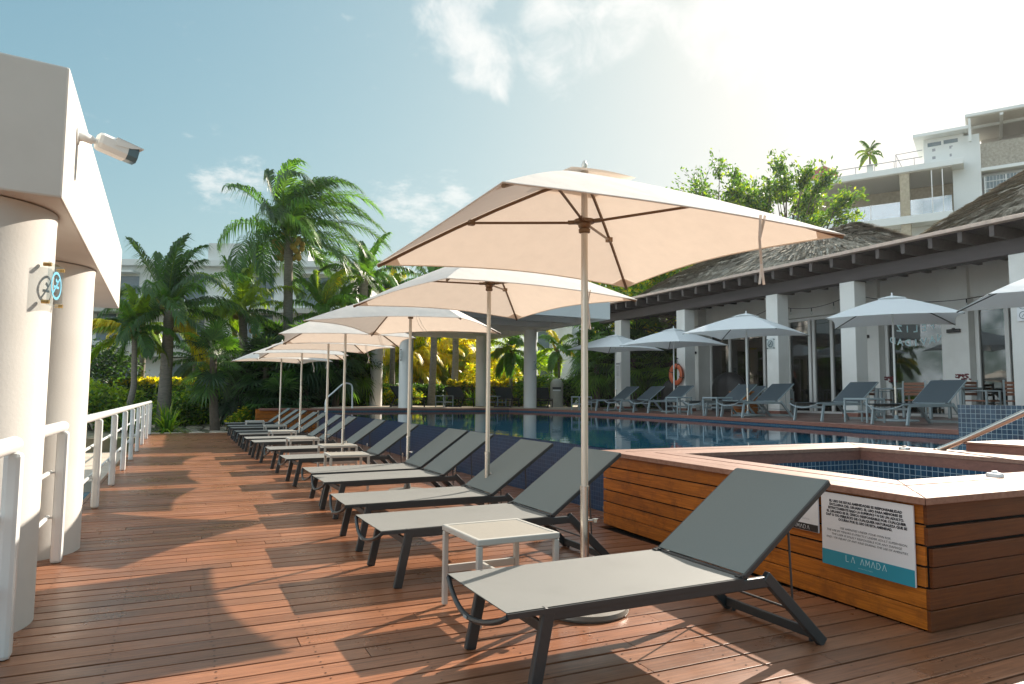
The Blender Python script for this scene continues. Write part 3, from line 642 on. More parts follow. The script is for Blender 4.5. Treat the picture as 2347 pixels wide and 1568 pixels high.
# ---------------------------------------------------------------- sun loungers
def rtube(g, pts, w, h):
    for a, b in zip(pts[:-1], pts[1:]): g.beam(a, b, w, h, upv=(0, 1, 0) if False else (0, 0, 1))
def make_lounger(name, fm, seatm, backm, tagm, strut=True):
    t_ = thing(name, 'l', 'sun lounger')
    for s_ in (-1, 1):
        y = s_ * .335
        g = MB(); g.beam((.165, y, .345), (1.445, y, .352), .030, .052); g.build('side_rail', fm, t_, bevel=.006)
        g = MB(); g.beam((.118, y, .0), (.196, y, .3735), .035, .056, upv=(1, 0, 0)); g.build('leg', fm, t_, bevel=.006)
        g = MB(); g.beam((1.405, y, .380), (1.795, y, .006), .035, .056, upv=(1, 0, 0)); g.build('leg', fm, t_, bevel=.006)
    for (xa, za_, w_, h_) in ((.185, .285, .022, .045), (1.765, .045, .022, .05), (1.60, .19, .012, .012)):
        g = MB(); g.beam((xa, -.32, za_), (xa, .32, za_), w_, h_); g.build('stretcher', fm, t_, bevel=.004)
    g = MB()
    for s_ in (-1, 1):
        g.beam((.0, s_ * .345, .362), (1.255, s_ * .345, .374), .018, .022)
        g.tube([(1.775, s_ * .28, 0), (1.775, s_ * .28, .02)], .012, 8)
    g.beam((1.25, -.335, .352), (1.25, .335, .352), .02, .022)
    g.tube([(.004 - .035 * math.sin(k / 12 * math.pi), -.345 + .69 * k / 12, .358 - .088 * math.sin(k / 12 * math.pi) ** .8) for k in range(13)], .0125, 8)
    sf = g.build('seat_frame', fm, t_, smooth=45)
    g = MB(); g.beam((-.045, .02, .272), (-.045, -.02, .272), .002, .014); g.build('maker_tag', tagm, t_)
    g = MB()
    g.grid(lambda u, v: (.0 + 1.255 * u, -.342 + .684 * v, .376 + .011 * u - .010 * math.sin(v * math.pi) * min(1, 4 * min(u, 1 - u) + .25)), 14, 10)
    g.grid(lambda u, v: (.0 + 1.255 * u, .342 - .684 * v, .372 + .011 * u - .010 * math.sin(v * math.pi) * min(1, 4 * min(u, 1 - u) + .25)), 14, 10)
    g.build('seat', seatm, t_, smooth=60)
    # backrest
    L, an = .735, R(35.5); ca, sa = math.cos(an), math.sin(an); bx, bz = 1.275, .385
    bk = lambda s_, y, o=0: (bx + ca * s_ - sa * o, y, bz + sa * s_ + ca * o)
    g = MB()
    for s_ in (-1, 1): g.beam(bk(0, s_ * .33), bk(L, s_ * .33), .024, .026, upv=(-sa, 0, ca))
    g.tube([bk(L, -.33), bk(L, .33)], .014, 8); g.tube([bk(.0, -.33), bk(.0, .33)], .011, 8)
    g.build('back_frame', fm, t_, bevel=.003)
    g = MB()
    for flip in (0, 1):
        g.grid(lambda u, v: bk(.01 + (L - .006) * u, (-.332 + .664 * v) * (1 if not flip else -1), .014 - .005 * flip - .014 * math.sin(v * math.pi) * math.sin(u * math.pi) ** .5), 10, 10)
    g.build('backrest', backm, t_, smooth=60)
    for s_ in (-1, 1):
        g = MB(); g.box(1.235, 1.295, s_ * .325 - .016, s_ * .325 + .016, .372, .395); g.tube([(1.262, s_ * .325 - .022, .388), (1.262, s_ * .325 + .022, .388)], .012, 10)
        g.build('hinge', M_black, t_, bevel=.003)
    if strut:
        for s_ in (-1, 1): g = MB(); g.tube([bk(.42, s_ * .29), (1.62 + .02, s_ * .29, .19)], .006, 6); g.build('support_rod', fm, t_)
    return t_
LA = make_lounger('sun_lounger', M_char, M_sling, M_slingb, M_silver)
ys = [2.95, 4.82, 5.99, 7.53, 8.41, 10.29, 12.08, 13.95, 15.10, 16.72, 17.92, 19.75, 21.1, 23.0]
xs = [1.23, 1.205, 1.235, 1.345, 1.37, 1.345, 1.33, 1.27, 1.23, 1.23, 1.23, 1.25, 1.25, 1.28]
desc = ['nearest charcoal lounger with grey fabric, alone in the foreground before the whirlpool', 'second charcoal lounger of the left row, just behind the nearest side table',
        'third charcoal lounger of the left row, the first one beyond the second lounger', 'fourth charcoal lounger of the left row, side by side with the fifth', 'fifth charcoal lounger of the left row, its backrest beside the fourth',
        'sixth charcoal lounger of the left row, just behind the closest mid-row table', 'seventh charcoal lounger of the left row, between two pale tables', 'eighth charcoal lounger of the left row, counted from the whirlpool',
        'ninth charcoal lounger of the left row, counted from the whirlpool', 'tenth charcoal lounger of the left row, counted from the whirlpool', 'eleventh charcoal lounger of the left row, deep in tree shade',
        'twelfth charcoal lounger of the left row, deep in tree shade', 'last but one charcoal lounger of the left row, in tree shade', 'farthest charcoal lounger of the left row, by the timber riser']
GL = 'charcoal loungers in the row along the deck'
for i, (x, y, d) in enumerate(zip(xs, ys, desc)): place(LA, i == 0, (x, y, 0), [0, .6, -1.0, .8, -.5, .5, 0, .7, -.6, 0, .4, 0, -.8, 0][i], d, GL)
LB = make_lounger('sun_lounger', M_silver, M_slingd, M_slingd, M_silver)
rb = [(12.10, 19.60, 'farthest silver lounger on the shaded right deck, partly behind the tall umbrella pole'), (12.22, 18.40, 'second silver lounger from the far end of the right deck, before a square pillar'),
      (12.05, 16.75, 'third silver lounger from the far end of the right deck'), (11.92, 14.15, 'silver lounger in front of the pillar with the lifebuoy'), (11.72, 12.68, 'silver lounger behind a low silver table, with the middle white umbrella over it'),
      (11.45, 10.22, 'silver lounger before the pillar nearest the glass doors, its foot at the pool edge'), (11.22, 8.25, 'nearest silver lounger of the right deck, beside the mosaic wall')]
# head ends lean slightly away from the pool
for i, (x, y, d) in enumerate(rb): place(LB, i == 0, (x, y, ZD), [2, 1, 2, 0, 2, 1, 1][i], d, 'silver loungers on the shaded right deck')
extra = [(13.7, 15.5, 2, 'silver lounger set back from the pool edge, right behind the middle white umbrella pole'), (13.6, 11.2, 1, 'silver lounger standing back between the two nearest white umbrellas'), (12.9, 6.9, 2, 'silver lounger half hidden behind the mosaic wall')]
for (x, y, a, d) in extra[:1]: place(LB, False, (x, y, ZD), a, d, 'silver loungers on the shaded right deck')
LC = make_lounger('sun_lounger', M_black, M_slingd, M_slingd, M_silver, strut=False)
rc = [(8.9, 27.6, 'black framed lounger peeking out behind the second round column'), (11.2, 27.9, 'black framed lounger between the round columns, yellow foliage behind'), (13.0, 27.2, 'black framed lounger left of the right round column, next to a small table'), (14.3, 26.6, 'black framed lounger just beside the right round column')]
for i, (x, y, d) in enumerate(rc): place(LC, i == 0, (x, y, ZD), 226 + i * 3, d, 'black loungers under the white pergola')
# white loungers on the lower terrace beyond the guard rail
LD = make_lounger('sun_lounger', M_rail, M_white, M_white, M_silver)
for i, (x, y, a) in enumerate([(-3.2, 17.0, 190), (-3.3, 18.6, 190), (-3.4, 20.4, 190)]):
    place(LD, i == 0, (x, y, -.42), a, ['white lounger on the lower terrace, nearest beyond the guard rail', 'white lounger on the lower terrace, middle one beyond the rail', 'white lounger on the lower terrace, farthest beyond the rail'][i], 'white loungers on the lower terrace')

# ---------------------------------------------------------------- side tables
def make_table(fm, tm, w=.52, h=.475):
    t_ = thing('side_table', 't', 'side table'); a = w / 2
    g = MB()
    for s_ in (-1, 1):
        g.box(-a, a, s_ * (a - .014) - .014, s_ * (a - .014) + .014, h - .036, h); g.box(s_ * (a - .014) - .014, s_ * (a - .014) + .014, -a + .029, a - .029, h - .036, h)
    g.build('top_frame', fm, t_, bevel=.007)
    g = MB(); g.box(-a + .03, a - .03, -a + .03, a - .03, h - .014, h - .004); g.build('top_panel', tm, t_)
    for sx_ in (-1, 1):
        for sy in (-1, 1):
            g = MB(); g.box(sx_ * (a - .018) - .016, sx_ * (a - .018) + .016, sy * (a - .018) - .016, sy * (a - .018) + .016, .004, h - .037); g.build('leg', fm, t_, bevel=.006)
    for s_ in (-1, 1): g = MB(); g.box(-a + .035, a - .035, s_ * (a - .018) - .011, s_ * (a - .018) + .011, .19, .235); g.build('stretcher', fm, t_, bevel=.004)
    g = MB(); g.box(-.012, .012, -a + .03, a - .03, .195, .23); g.build('stretcher', fm, t_, bevel=.004)
    return t_
TA = make_table(M_tablef, M_tabletop)
ta = [(1.735, 3.79), (2.05, 9.42), (2.28, 11.15), (2.05, 13.13), (2.05, 15.91), (2.24, 18.82), (2.05, 22.05)]
tl = ['nearest taupe side table, between the first and second charcoal loungers', 'second taupe side table, between the fifth and sixth charcoal loungers', 'third taupe side table, between the sixth and seventh charcoal loungers',
      'fourth taupe side table of the row, counted from the front', 'fifth taupe side table of the row, counted from the front', 'sixth taupe side table of the row, in tree shade', 'farthest taupe side table of the row, in tree shade']
for i, ((x, y), d) in enumerate(zip(ta, tl)): place(TA, i == 0, (x, y, 0), [2, -2, 1, 0, 3, 0, -2][i], d, 'taupe side tables in the left row')
TB = make_table(M_silver, M_tabletop)
tb = [(12.5, 20.6, 'farthest silver side table on the right deck, between two loungers'), (12.6, 15.55, 'silver side table beside the lounger below the lifebuoy'), (12.15, 13.5, 'silver side table at the pool edge under the middle white umbrella'), (12.0, 9.25, 'nearest silver side table on the right deck, before a white pillar')]
for i, (x, y, d) in enumerate(tb): place(TB, i == 0, (x, y, ZD), 0, d, 'silver side tables on the right deck')
TC = make_table(M_silver, M_tabletop)
for i, (x, y, d) in enumerate([(9.6, 26.4, 'small silver table in front of the left lounger under the pergola'), (12.0, 26.5, 'small silver table between the loungers under the pergola')]): place(TC, i == 0, (x, y, ZD), 20, d, 'small tables under the pergola')

# ---------------------------------------------------------------- umbrellas
def make_umbrella(side, za, zc, cm, pm, rm, bm, ropes=True, drop=1.22, base_r=.245):
    t_ = thing('umbrella', 'u', 'umbrella'); a = side / 2
    K = [Vector((a, a, 0)), Vector((-a, a, 0)), Vector((-a, -a, 0)), Vector((a, -a, 0))]
    def zr(r_): return zc + (za - zc) * (1 - r_ ** drop)
    g = MB()
    for k in range(4):
        A_, B_ = K[k], K[(k + 1) % 4]
        def fn(u, v):
            r_ = .035 + .965 * u; p = A_.lerp(B_, v) * r_; s_ = math.sin(math.pi * v)
            p = p * (1 - .055 * s_ * u * u); return (p.x, p.y, zr(r_) + .015 * s_ * u * (1.6 - u) + .03 * s_ * u ** 3)
        g.grid(fn, 12, 12)
    cn = g.build('canopy', cm, t_, smooth=24)
    g = MB()     # hem around the lower edge
    for k in range(4):
        A_, B_ = K[k], K[(k + 1) % 4]; pts = []
        for i in range(13):
            v = i / 12; s_ = math.sin(math.pi * v); p = A_.lerp(B_, v) * (1 - .055 * s_); pts.append((p.x, p.y, zr(1) + .015 * s_ * .6 + .03 * s_ - .003))
        g.tube(pts, .0045, 5, caps=False)
    g.build('hem', cm, cn)
    g = MB()     # vent cap
    for k in range(4):
        A_, B_ = K[k], K[(k + 1) % 4]
        def fn(u, v):
            r_ = .02 + .20 * u; p = A_.lerp(B_, v) * r_; return (p.x, p.y, zr(r_) + .026 + .012 * math.sin(math.pi * v) * u)
        g.grid(fn, 3, 6)
    g.build('vent_cap', cm, cn, smooth=30)
    g = MB(); g.lathe([(0, 0), (.024, 0), (.026, .02), (.014, .032), (.018, .05), (.010, .075), (0, .082)], (0, 0, za + .012), 14); g.build('finial', pm, t_, smooth=40)
    zh = za - .30
    for k in range(4):
        g = MB(); g.tube([tuple(K[k] * r_ * .995)[:2] + (zr(r_) - .016,) for r_ in (.04, .2, .4, .6, .8, 1.0)], .0105, 6); rb_ = g.build('rib', rm, t_, smooth=50)
        e = K[k] * .52; g = MB(); g.tube([(K[k].x * .03, K[k].y * .03, zh), (e.x, e.y, zr(.52) - .03)], .0085, 6); g.box(e.x - .018, e.x + .018, e.y - .018, e.y + .018, zr(.52) - .045, zr(.52) - .012)
        g.build('strut', rm, rb_, smooth=50)
        g = MB(); q = K[k] * .97; w_ = .12; d1 = (K[(k + 1) % 4] - K[k]).normalized(); d2 = (K[k - 1] - K[k]).normalized(); z_ = zr(1) - .006
        g.add([tuple(K[k] * .995)[:2] + (z_,), tuple(K[k] + d1 * w_ - K[k] * .03)[:2] + (z_ + .012,), tuple(K[k] + d2 * w_ - K[k] * .03)[:2] + (z_ + .012,), tuple(K[k] * .9)[:2] + (zr(.9) - .014,)], [(0, 1, 3), (0, 3, 2)])
        g.build('corner_pocket', cm, rb_)
    g = MB(); g.lathe([(.022, -.07), (.034, -.065), (.036, -.045), (.028, -.04), (.036, -.03), (.040, -.012), (.060, -.005), (.062, .014), (.03, .02), (.024, .022)], (0, 0, zh), 18)
    for k in range(4): d = K[k].normalized(); g.beam((d.x * .03, d.y * .03, zh + .003), (d.x * .10, d.y * .10, zh + .006), .022, .022)
    g.build('runner_hub', M_bronze, t_, smooth=40)
    g = MB(); g.tube([(0, 0, .7), (0, 0, za)], .0205, 18); pl_ = g.build('pole', pm, t_, smooth=40)
    g = MB(); g.tube([(0, 0, .03), (0, 0, .72)], .025, 18); g.tube([(0, 0, .70), (0, 0, .725)], .028, 18); g.build('sleeve', M_steel, t_, smooth=40)
    g = MB(); g.tube([(.02, -.005, .52), (.055, -.015, .52)], .007, 8); g.lathe([(0, -.012), (.018, -.01), (.018, .01), (0, .012)], (.062, -.017, .52), 8); g.build('clamp_knob', M_steel, t_)
    g = MB(); g.lathe([(0, 0), (base_r, 0), (base_r + .006, .012), (base_r - .004, .034), (base_r * .6, .046), (.05, .05), (.034, .13), (0, .13)], (0, 0, 0.001), 40); g.build('base', bm, t_, smooth=30)
    if ropes:
        s1 = K[2].lerp(K[3], .72) * .975
        for o_ in (0, .03):
            g = MB(); pts = [(s1.x + o_, s1.y, zr(.975) + .03), (s1.x + .03 + o_, s1.y + .04 + o_, zr(.975) - .08), (s1.x + .10 + o_, s1.y + .10 + o_, zr(.975) - .20), (s1.x + .115 - o_, s1.y + .10, zr(.975) - .31)]
            for p, q in zip(pts[:-1], pts[1:]): g.beam(p, q, .014, .0015, upv=(1, .3, 0))
            g.build('tie_strap', cm, t_)
    return t_
UA = make_umbrella(1.99, 2.635, 2.155, M_canvas, M_pole, M_bronze, M_basem)
ua = [(2.205, 3.60, 0, (1.03, 1.03, .995)), (2.66, 6.10, 8, 1.0), (2.72, 8.83, -38, 1.0), (2.36, 11.15, -9, .985), (2.50, 13.3, 3, .985), (2.49, 16.4, -9, .985), (2.37, 19.0, 14, .985)]
ul = ['largest cream square umbrella in the foreground, ribs and hub seen from below', 'second cream umbrella of the row, its far corner over the first pergola beam', 'third cream umbrella of the row, turned diagonally', 'fourth cream umbrella of the row, in front of the round columns',
      'fifth cream umbrella of the row, counted from the front', 'sixth cream umbrella of the row, counted from the front', 'farthest cream umbrella of the row, before the dark fan palms']
for i, ((x, y, a, s_), d) in enumerate(zip(ua, ul)): place(UA, i == 0, (x, y, 0), a, d, 'cream umbrellas along the deck', s_)
UB = make_umbrella(2.40, 2.62, 2.10, M_canvasw, M_rail, M_char, M_silver, ropes=False, drop=1.2, base_r=.42)
ub = [(13.55, 9.70, 35.5, 'large white umbrella on the right deck, in front of the window lettering'), (13.15, 13.5, 24, 'white umbrella on the right deck, between the lifebuoy and the next pillar'), (14.0, 17.5, 12, 'white umbrella whose pole stands just left of the orange lifebuoy'),
      (13.7, 20.3, 20, 'farthest white umbrella on the right deck, partly behind the foreground pole'), (12.95, 6.35, 42, 'white umbrella cut off by the right edge of the picture')]
for i, (x, y, a, d) in enumerate(ub): place(UB, i == 0, (x, y, ZD), a, d, 'white umbrellas on the shaded right deck')

# ---------------------------------------------------------------- restaurant with timber pergola roof
rs_ = thing('restaurant', 'long low restaurant in shade with square white pillars, dark timber eaves and glass doors', 'building', (17, 14, ZD))
g = MB(); g.box(15.60, 15.95, 3.0, 24.3, 4.30, 4.63); g.build('main_beam', M_beam, rs_, bevel=.01)
for y in (8.50, 12.64, 15.20, 19.32, 23.15, 4.4):
    g = MB(); g.box(15.585, 16.02, y - .44, y, ZD, 4.297); g.build('pillar', M_whitecool, rs_, bevel=.012)
    g = MB(); g.box(15.57, 16.035, y - .455, y + .015, ZD, ZD + .10); g.build('pillar_skirting', M_cope, rs_)
k = 0; y = 3.2
while y < 24.2:
    g = MB(); g.box(15.04, 18.05, y, y + .10, 4.634, 4.872, M=None); g.build('rafter', M_raft, rs_, bevel=.006); y += .655
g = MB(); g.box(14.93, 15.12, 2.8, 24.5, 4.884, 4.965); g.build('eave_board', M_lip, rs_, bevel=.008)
g = MB(); g.box(15.125, 24.5, 2.8, 24.5, 4.876, 4.95)
for i in range(26): x_ = 15.2 + i * .12; g.box(x_, x_ + .06, 2.85, 24.45, 4.873, 4.8755)
g.build('roof_deck', M_beam, rs_)
# rear wall: header, piers, doors
g = MB(); g.box(18.0, 18.3, 2.5, 22.0, 3.86, 4.87); g.box(18.0, 18.3, 21.0, 22.0, ZD, 3.859); g.box(17.6, 18.3, 20.55, 21.05, ZD, 4.60); g.build('wall', M_whitecool, rs_)
for (a, b) in ((13.25, 14.45), (10.75, 11.45), (7.9, 9.2), (2.5, 4.6)):
    g = MB(); g.box(17.88, 18.32, a, b, ZD, 4.62); g.build('pier', M_whitecool, rs_, bevel=.01)
def door(y0, y1, posts, rail=True):
    g = MB(); g.box(18.12, 18.2, y0, y1, 3.76, 3.858); g.box(18.12, 18.2, y0, y1, ZD + .002, ZD + .07)
    for p in posts: g.box(18.10, 18.2, p - .05, p + .05, ZD + .07, 3.76)
    f = g.build('door_frame', M_white, rs_, bevel=.004)
    g = MB(); g.box(18.15, 18.158, y0 + .02, y1 - .02, ZD + .07, 3.76); g.build('door_glass', M_glass, f)
door(14.46, 20.54, [20.45, 19.45, 18.60, 17.78, 16.7, 15.86, 15.70, 15.03, 14.52]); door(11.46, 13.24, [13.18, 11.52]); door(9.21, 10.74, [10.68, 9.98, 9.27]); door(4.61, 7.89, [7.8, 6.2, 4.7])
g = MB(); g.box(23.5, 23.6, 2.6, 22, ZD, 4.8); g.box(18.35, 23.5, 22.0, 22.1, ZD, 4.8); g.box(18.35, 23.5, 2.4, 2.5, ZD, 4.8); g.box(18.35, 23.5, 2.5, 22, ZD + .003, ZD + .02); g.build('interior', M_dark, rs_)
g = MB()
for (y, z, w_, h_) in ((12.6, 1.9, 1.2, 1.5), (10.2, 1.5, .7, .8), (16.2, 1.2, .8, 2.0), (18.7, 1.1, .9, 1.5)): g.box(22.0, 22.1, y - w_ / 2, y + w_ / 2, z, z + h_)
g.build('inner_partition', M_sand, rs_)
g = MB()       # mirrored holiday lettering on the inside of the glass
def arc_text(g, txt, cy, cz, rad, a0, step, size):
    for i, ch in enumerate(txt):
        vs, fs = text_mesh(ch, size, 1, 0, 'CENTER', .006); a = a0 + i * step
        # mirrored: letters advance toward +y (right to left for someone outside)
        def tr(v):
            lx, lz = v[0], v[1]; y_ = cy + rad * math.sin(a) + lx * math.cos(a) + lz * math.sin(a) * 0; z_ = cz - rad * math.cos(a) + rad + lz + lx * math.sin(a) * .9; return (18.147, y_, z_)
        g.add([tr(v) for v in vs], fs)
arc_text(g, 'NAVIDAD', 12.32, 2.80, 2.2, -.31, .105, .26); arc_text(g, 'FELIZ', 12.32, 3.18, 2.2, -.22, .11, .26)
g.build('window_lettering', M_inkw, rs_)
# three thatched roofs behind the eave
def thatch(label, x0, x1, y0, y1, zb, zt, inset, seed):
    r_ = random.Random(seed); t_ = thing('thatched_roof', label, 'roof', ((x0 + x1) / 2, (y0 + y1) / 2, zb), 'thatched roofs above the restaurant'); g = MB()
    cx, cy = (x0 + x1) / 2, (y0 + y1) / 2; hx, hy = (x1 - x0) / 2, (y1 - y0) / 2; ry = max(hy - inset, .2)
    def P(a, t):      # a round the eave, t up the slope
        ca, sa = math.cos(a), math.sin(a); e = 3.2
        k_ = (abs(ca) ** e + abs(sa) ** e) ** (-1 / e); X, Y = hx * ca * k_, hy * sa * k_
        X2, Y2 = 0.0, max(-ry, min(ry, Y * ry / hy)); s_ = t ** .82
        return Vector((cx + X * (1 - t) + X2 * t, cy + Y * (1 - t) + Y2 * t, zb + (zt - zb) * s_))
    def fn(u, v):
        p = P(2 * math.pi * u, v); b_ = .05 * math.sin(u * 90 + v * 7) * (1 - v) + .05 * math.sin(v * 55) + .03 * math.sin(u * 41 + v * 23); return (p.x, p.y, p.z + b_)
    g.grid(fn, 160, 22, c=(.8, .8, .8))
    n_ = 16000
    for i in range(n_):
        a = r_.uniform(0, 2 * math.pi); t = r_.random() ** 1.25 * .98
        if r_.random() < .22: t = r_.uniform(0, .04)
        p = P(a, t); q = P(a, max(0, t - .05)); d = (q - p); d = d.normalized() if d.length > 1e-5 else Vector((0, 0, -1))
        nrm = Vector((p.x - cx, (p.y - cy) * .5, 1.6)).normalized(); w_ = nrm.cross(d).normalized() * r_.uniform(.015, .04); L_ = r_.uniform(.25, .60)
        drop = Vector((0, 0, -.28 if t < .04 else .0)); p2 = p + d * L_ + nrm * r_.uniform(.02, .17) + drop * r_.uniform(.3, 1); p0 = p + nrm * r_.uniform(.0, .06)
        p2.z = max(p2.z, zb - .01); v = r_.uniform(.45, 1.5); wv = r_.uniform(.9, 1.12); g.add([tuple(p0 - w_), tuple(p0 + w_), tuple(p2 + w_ * .3), tuple(p2 - w_ * .3)], [(0, 1, 2, 3)], 0, (v * wv, v, v / wv))
    g.build('thatch', M_thatch, t_, uv=False); return t_
thatch('long thatched roof with a sunlit crest at the tip of the big umbrella', 16.2, 22.8, 11.6, 25.8, 4.99, 6.98, 3.7, 1)
thatch('nearest thatched roof rising to the right edge of the picture', 16.0, 23.0, -3.0, 12.9, 4.99, 7.35, 3.4, 3)

# things about the restaurant
def sconce(x, y, z, label):
    g = MB(); g.box(x - .09, x, y - .16, y + .16, z - .045, z + .045); g.box(x - .07, x - .02, y - .03, y + .03, z + .045, z + .075)
    tag(g.build('wall_lamp', M_black, bevel=.006), label, 'wall lamp', 'black wall lamps on the restaurant')
sconce(17.6, 20.8, 2.96, 'black box wall lamp on the farthest pier, right of the lifebuoy pillar'); sconce(17.88, 13.7, 3.06, 'black box wall lamp on the pier in the middle, left of the window lettering'); sconce(17.88, 11.1, 3.02, 'black box wall lamp right of the window lettering')
lb = thing('lifebuoy', 'orange lifebuoy with black rope hanging on a white square pillar', 'lifebuoy', (15.5, 19.25, 2.0)); cy_, cz_ = 19.25, 2.06; g = MB()
nu, nv = 40, 12
g.grid(lambda u, v: (15.50 + .062 * math.sin(2 * math.pi * v), cy_ + (.29 + .085 * math.cos(2 * math.pi * v)) * math.cos(2 * math.pi * u), cz_ + (.29 + .085 * math.cos(2 * math.pi * v)) * math.sin(2 * math.pi * u)), nu, nv)
g.build('ring', M_orange, lb, smooth=60); g = MB()
for k in range(4):
    a0 = R(20 + 90 * k); g.tube([(15.50 + .067 * math.sin(2 * math.pi * v / 10), cy_ + (.29 + .09 * math.cos(2 * math.pi * v / 10)) * math.cos(a0), cz_ + (.29 + .09 * math.cos(2 * math.pi * v / 10)) * math.sin(a0)) for v in range(11)], .014, 6)
    g.tube([(15.46, cy_ + .385 * math.cos(a0 + R(90) * j / 6), cz_ + (.385 + .03 * math.sin(math.pi * j / 6)) * math.sin(a0 + R(90) * j / 6)) for j in range(7)], .008, 5)
g.tube([(15.5, cy_ - .12, cz_ + .36), (15.52, cy_, cz_ + .55), (15.5, cy_ + .12, cz_ + .36)], .010, 6); g.tube([(15.59, cy_, cz_ + .55), (15.49, cy_, cz_ + .57)], .016, 6)
g.build('rope', M_cable, lb)
acrylic('small clear plate with a ring mark on the pillar nearest the middle white umbrella', (15.55, 15.02, 2.85), (0, -1, 0), .30, col=M_winblue, mcol=M_char)
acrylic('small clear plate with a ring mark on the farthest left round column', (7.52, 28.6, 2.55), (1, -.25, 0), .42, col=M_winblue, mcol=M_char)
acrylic('small clear plate with a ring mark on the right round column of the pergola', (12.96, 24.72, 2.5), (1, -.45, 0), .36, col=M_winblue, mcol=M_char)
acrylic('clear plate seen nearly edge on at the left side of the second round column', (7.34, 24.98, 2.75), (-.30, -.95, 0), .45, col=M_blue, mcol=M_char)
nb = thing('menu_board', 'grey framed paper notice on the farthest square pillar', 'notice', (15.55, 22.9, 2.3)); g = MB(); g.box(15.548, 15.572, 22.74, 23.08, 2.0, 2.62); g.build('sheet', M_signw, nb); g = MB(); g.box(15.542, 15.547, 22.75, 23.07, 2.54, 2.61)
for i in range(9): g.box(15.542, 15.547, 22.80, 23.0 + .03 * (i % 3), 2.46 - i * .045, 2.475 - i * .045)
g.build('lettering', M_sgrey, nb)
rb2 = thing('pool_rules_board', 'pale notice board with two round symbols on the pillar at the right edge', 'sign', (15.55, 8.3, 3.0)); g = MB(); g.box(15.555, 15.575, 7.78, 8.36, 2.88, 3.32); g.build('board', M_signw, rb2); g = MB(); nn = Vector((-1, 0, 0))
for z in (3.20, 3.0):
    pts = [(15.552, 8.24 + .075 * math.cos(a * math.pi / 8), z + .075 * math.sin(a * math.pi / 8)) for a in range(17)]; g.tube(pts, .006, 5, caps=False); g.beam((15.552, 8.27, z - .04), (15.552, 8.21, z + .04), .012, .004)
lines(g, [('NO CORRER', .05, 0, .12), ('NO RUNNING', .04, 0, .06), ('NO COMER', .05, 0, -.08), ('NO FOOD', .04, 0, -.14)], Vector((15.552, 7.97, 3.1)), Vector((0, -1, 0)), Vector((0, 0, 1)))
g.build('symbols', M_winblue, rb2)
# string lights
sl = thing('string_lights', 'black cable with hanging bulbs strung along the restaurant front', 'string lights', (16.6, 15, 4)); g = MB(); g2 = MB(); anchors = [(16.2, 22.9, 4.1), (17.5, 20.4, 3.95), (16.1, 15.3, 4.05), (16.1, 12.7, 4.05), (17.8, 9.9, 3.85), (16.1, 8.4, 4.1)]
for a_, b_ in zip(anchors[:-1], anchors[1:]):
    a_, b_ = Vector(a_), Vector(b_); pts = [a_.lerp(b_, i / 14) - Vector((0, 0, .22 * 4 * (i / 14) * (1 - i / 14))) for i in range(15)]; g.tube(pts, .009, 5, caps=False)
    for i in (3, 7, 11): p = pts[i]; g.tube([p, p - Vector((0, 0, .10))], .014, 6); g2.lathe([(.0, -.1), (.03, -.08), (.035, -.05), (.016, 0), (0, 0)], (p.x, p.y, p.z - .10), 8)
g.build('cable', M_cable, sl); g2.build('bulbs', M_clear, sl)
# grills under covers
def grill(x, y, s_, label):
    t_ = thing('covered_grill', label, 'grill cover', (x, y, ZD), 'covered grills'); g = MB(); r_ = random.Random(5)
    g.grid(lambda u, v: (x + .42 * s_ * math.cos(2 * math.pi * u) * (1 - .1 * v) * (1 if v < .6 else math.cos((v - .6) / .4 * 1.5)) * (1 + .04 * math.sin(9 * 6.28 * u)), y + .72 * s_ * math.sin(2 * math.pi * u) * (1 - .05 * v) * (1 if v < .6 else math.cos((v - .6) / .4 * 1.5)) * (1 + .03 * math.sin(7 * 6.28 * u)), ZD + .02 + 1.32 * s_ * (v if v < .6 else .6 + .4 * math.sin((v - .6) / .4 * 1.55))), 48, 18)
    g.build('cover', M_cover, t_, smooth=60); g = MB(); g.box(x - .2, x + .2, y - .4, y + .4, ZD, ZD + .5); g.build('body', M_black, t_)
grill(16.9, 18.2, 1.0, 'big bulky black grill cover right of the lifebuoy pillar'); grill(16.7, 20.9, .85, 'smaller black grill cover left of the lifebuoy pillar')
g = MB(); g.box(15.0, 15.5, 15.5, 16.1, ZD + .002, ZD + .62); g.box(14.97, 15.53, 15.47, 16.13, ZD + .622, ZD + .66)
tag(g.build('timber_box', M_clad, bevel=.006), 'brown timber box behind the middle umbrella base', 'box')
# dining chairs and tables
def make_chair():
    t_ = thing('dining_chair', 'c', 'chair')
    for sx_ in (-1, 1):
        for sy in (-1, 1):
            g = MB(); g.box(sx_ * .25 - .02, sx_ * .25 + .02, sy * .25 - .02, sy * .25 + .02, 0, .65 if sx_ < 0 else .92); g.build('leg', M_silver, t_, bevel=.005)
    g = MB(); g.box(-.26, .26, -.24, .24, .42, .455); g.build('seat', M_teak, t_)
    g = MB()
    for z in (.56, .645, .73, .815): g.box(.235, .262, -.23, .23, z, z + .065)
    g.build('backrest', M_teak, t_)
    for s_ in (-1, 1): g = MB(); g.box(-.28, .27, s_ * .25 - .025, s_ * .25 + .025, .652, .675); g.build('armrest', M_silver, t_, bevel=.004)
    return t_
CH = make_chair(); ch = [(16.6, 16.9, 100, 'dining chair with brown slats beside the big black grill cover'), (16.9, 12.6, 95, 'dining chair with brown slats seen from behind, left of the lettered window'), (16.9, 11.5, 200, 'dining chair seen from the side, below the window lettering'),
    (16.6, 9.75, 90, 'dining chair with brown slats next to the right edge pillar'), (17.0, 9.2, 30, 'dining chair half behind the right edge pillar'), (16.9, 15.9, 200, 'dining chair between the timber box and the pillar')]
for i, (x, y, a, d) in enumerate(ch): place(CH, i == 0, (x, y, ZD), a, d, 'dining chairs of the restaurant')
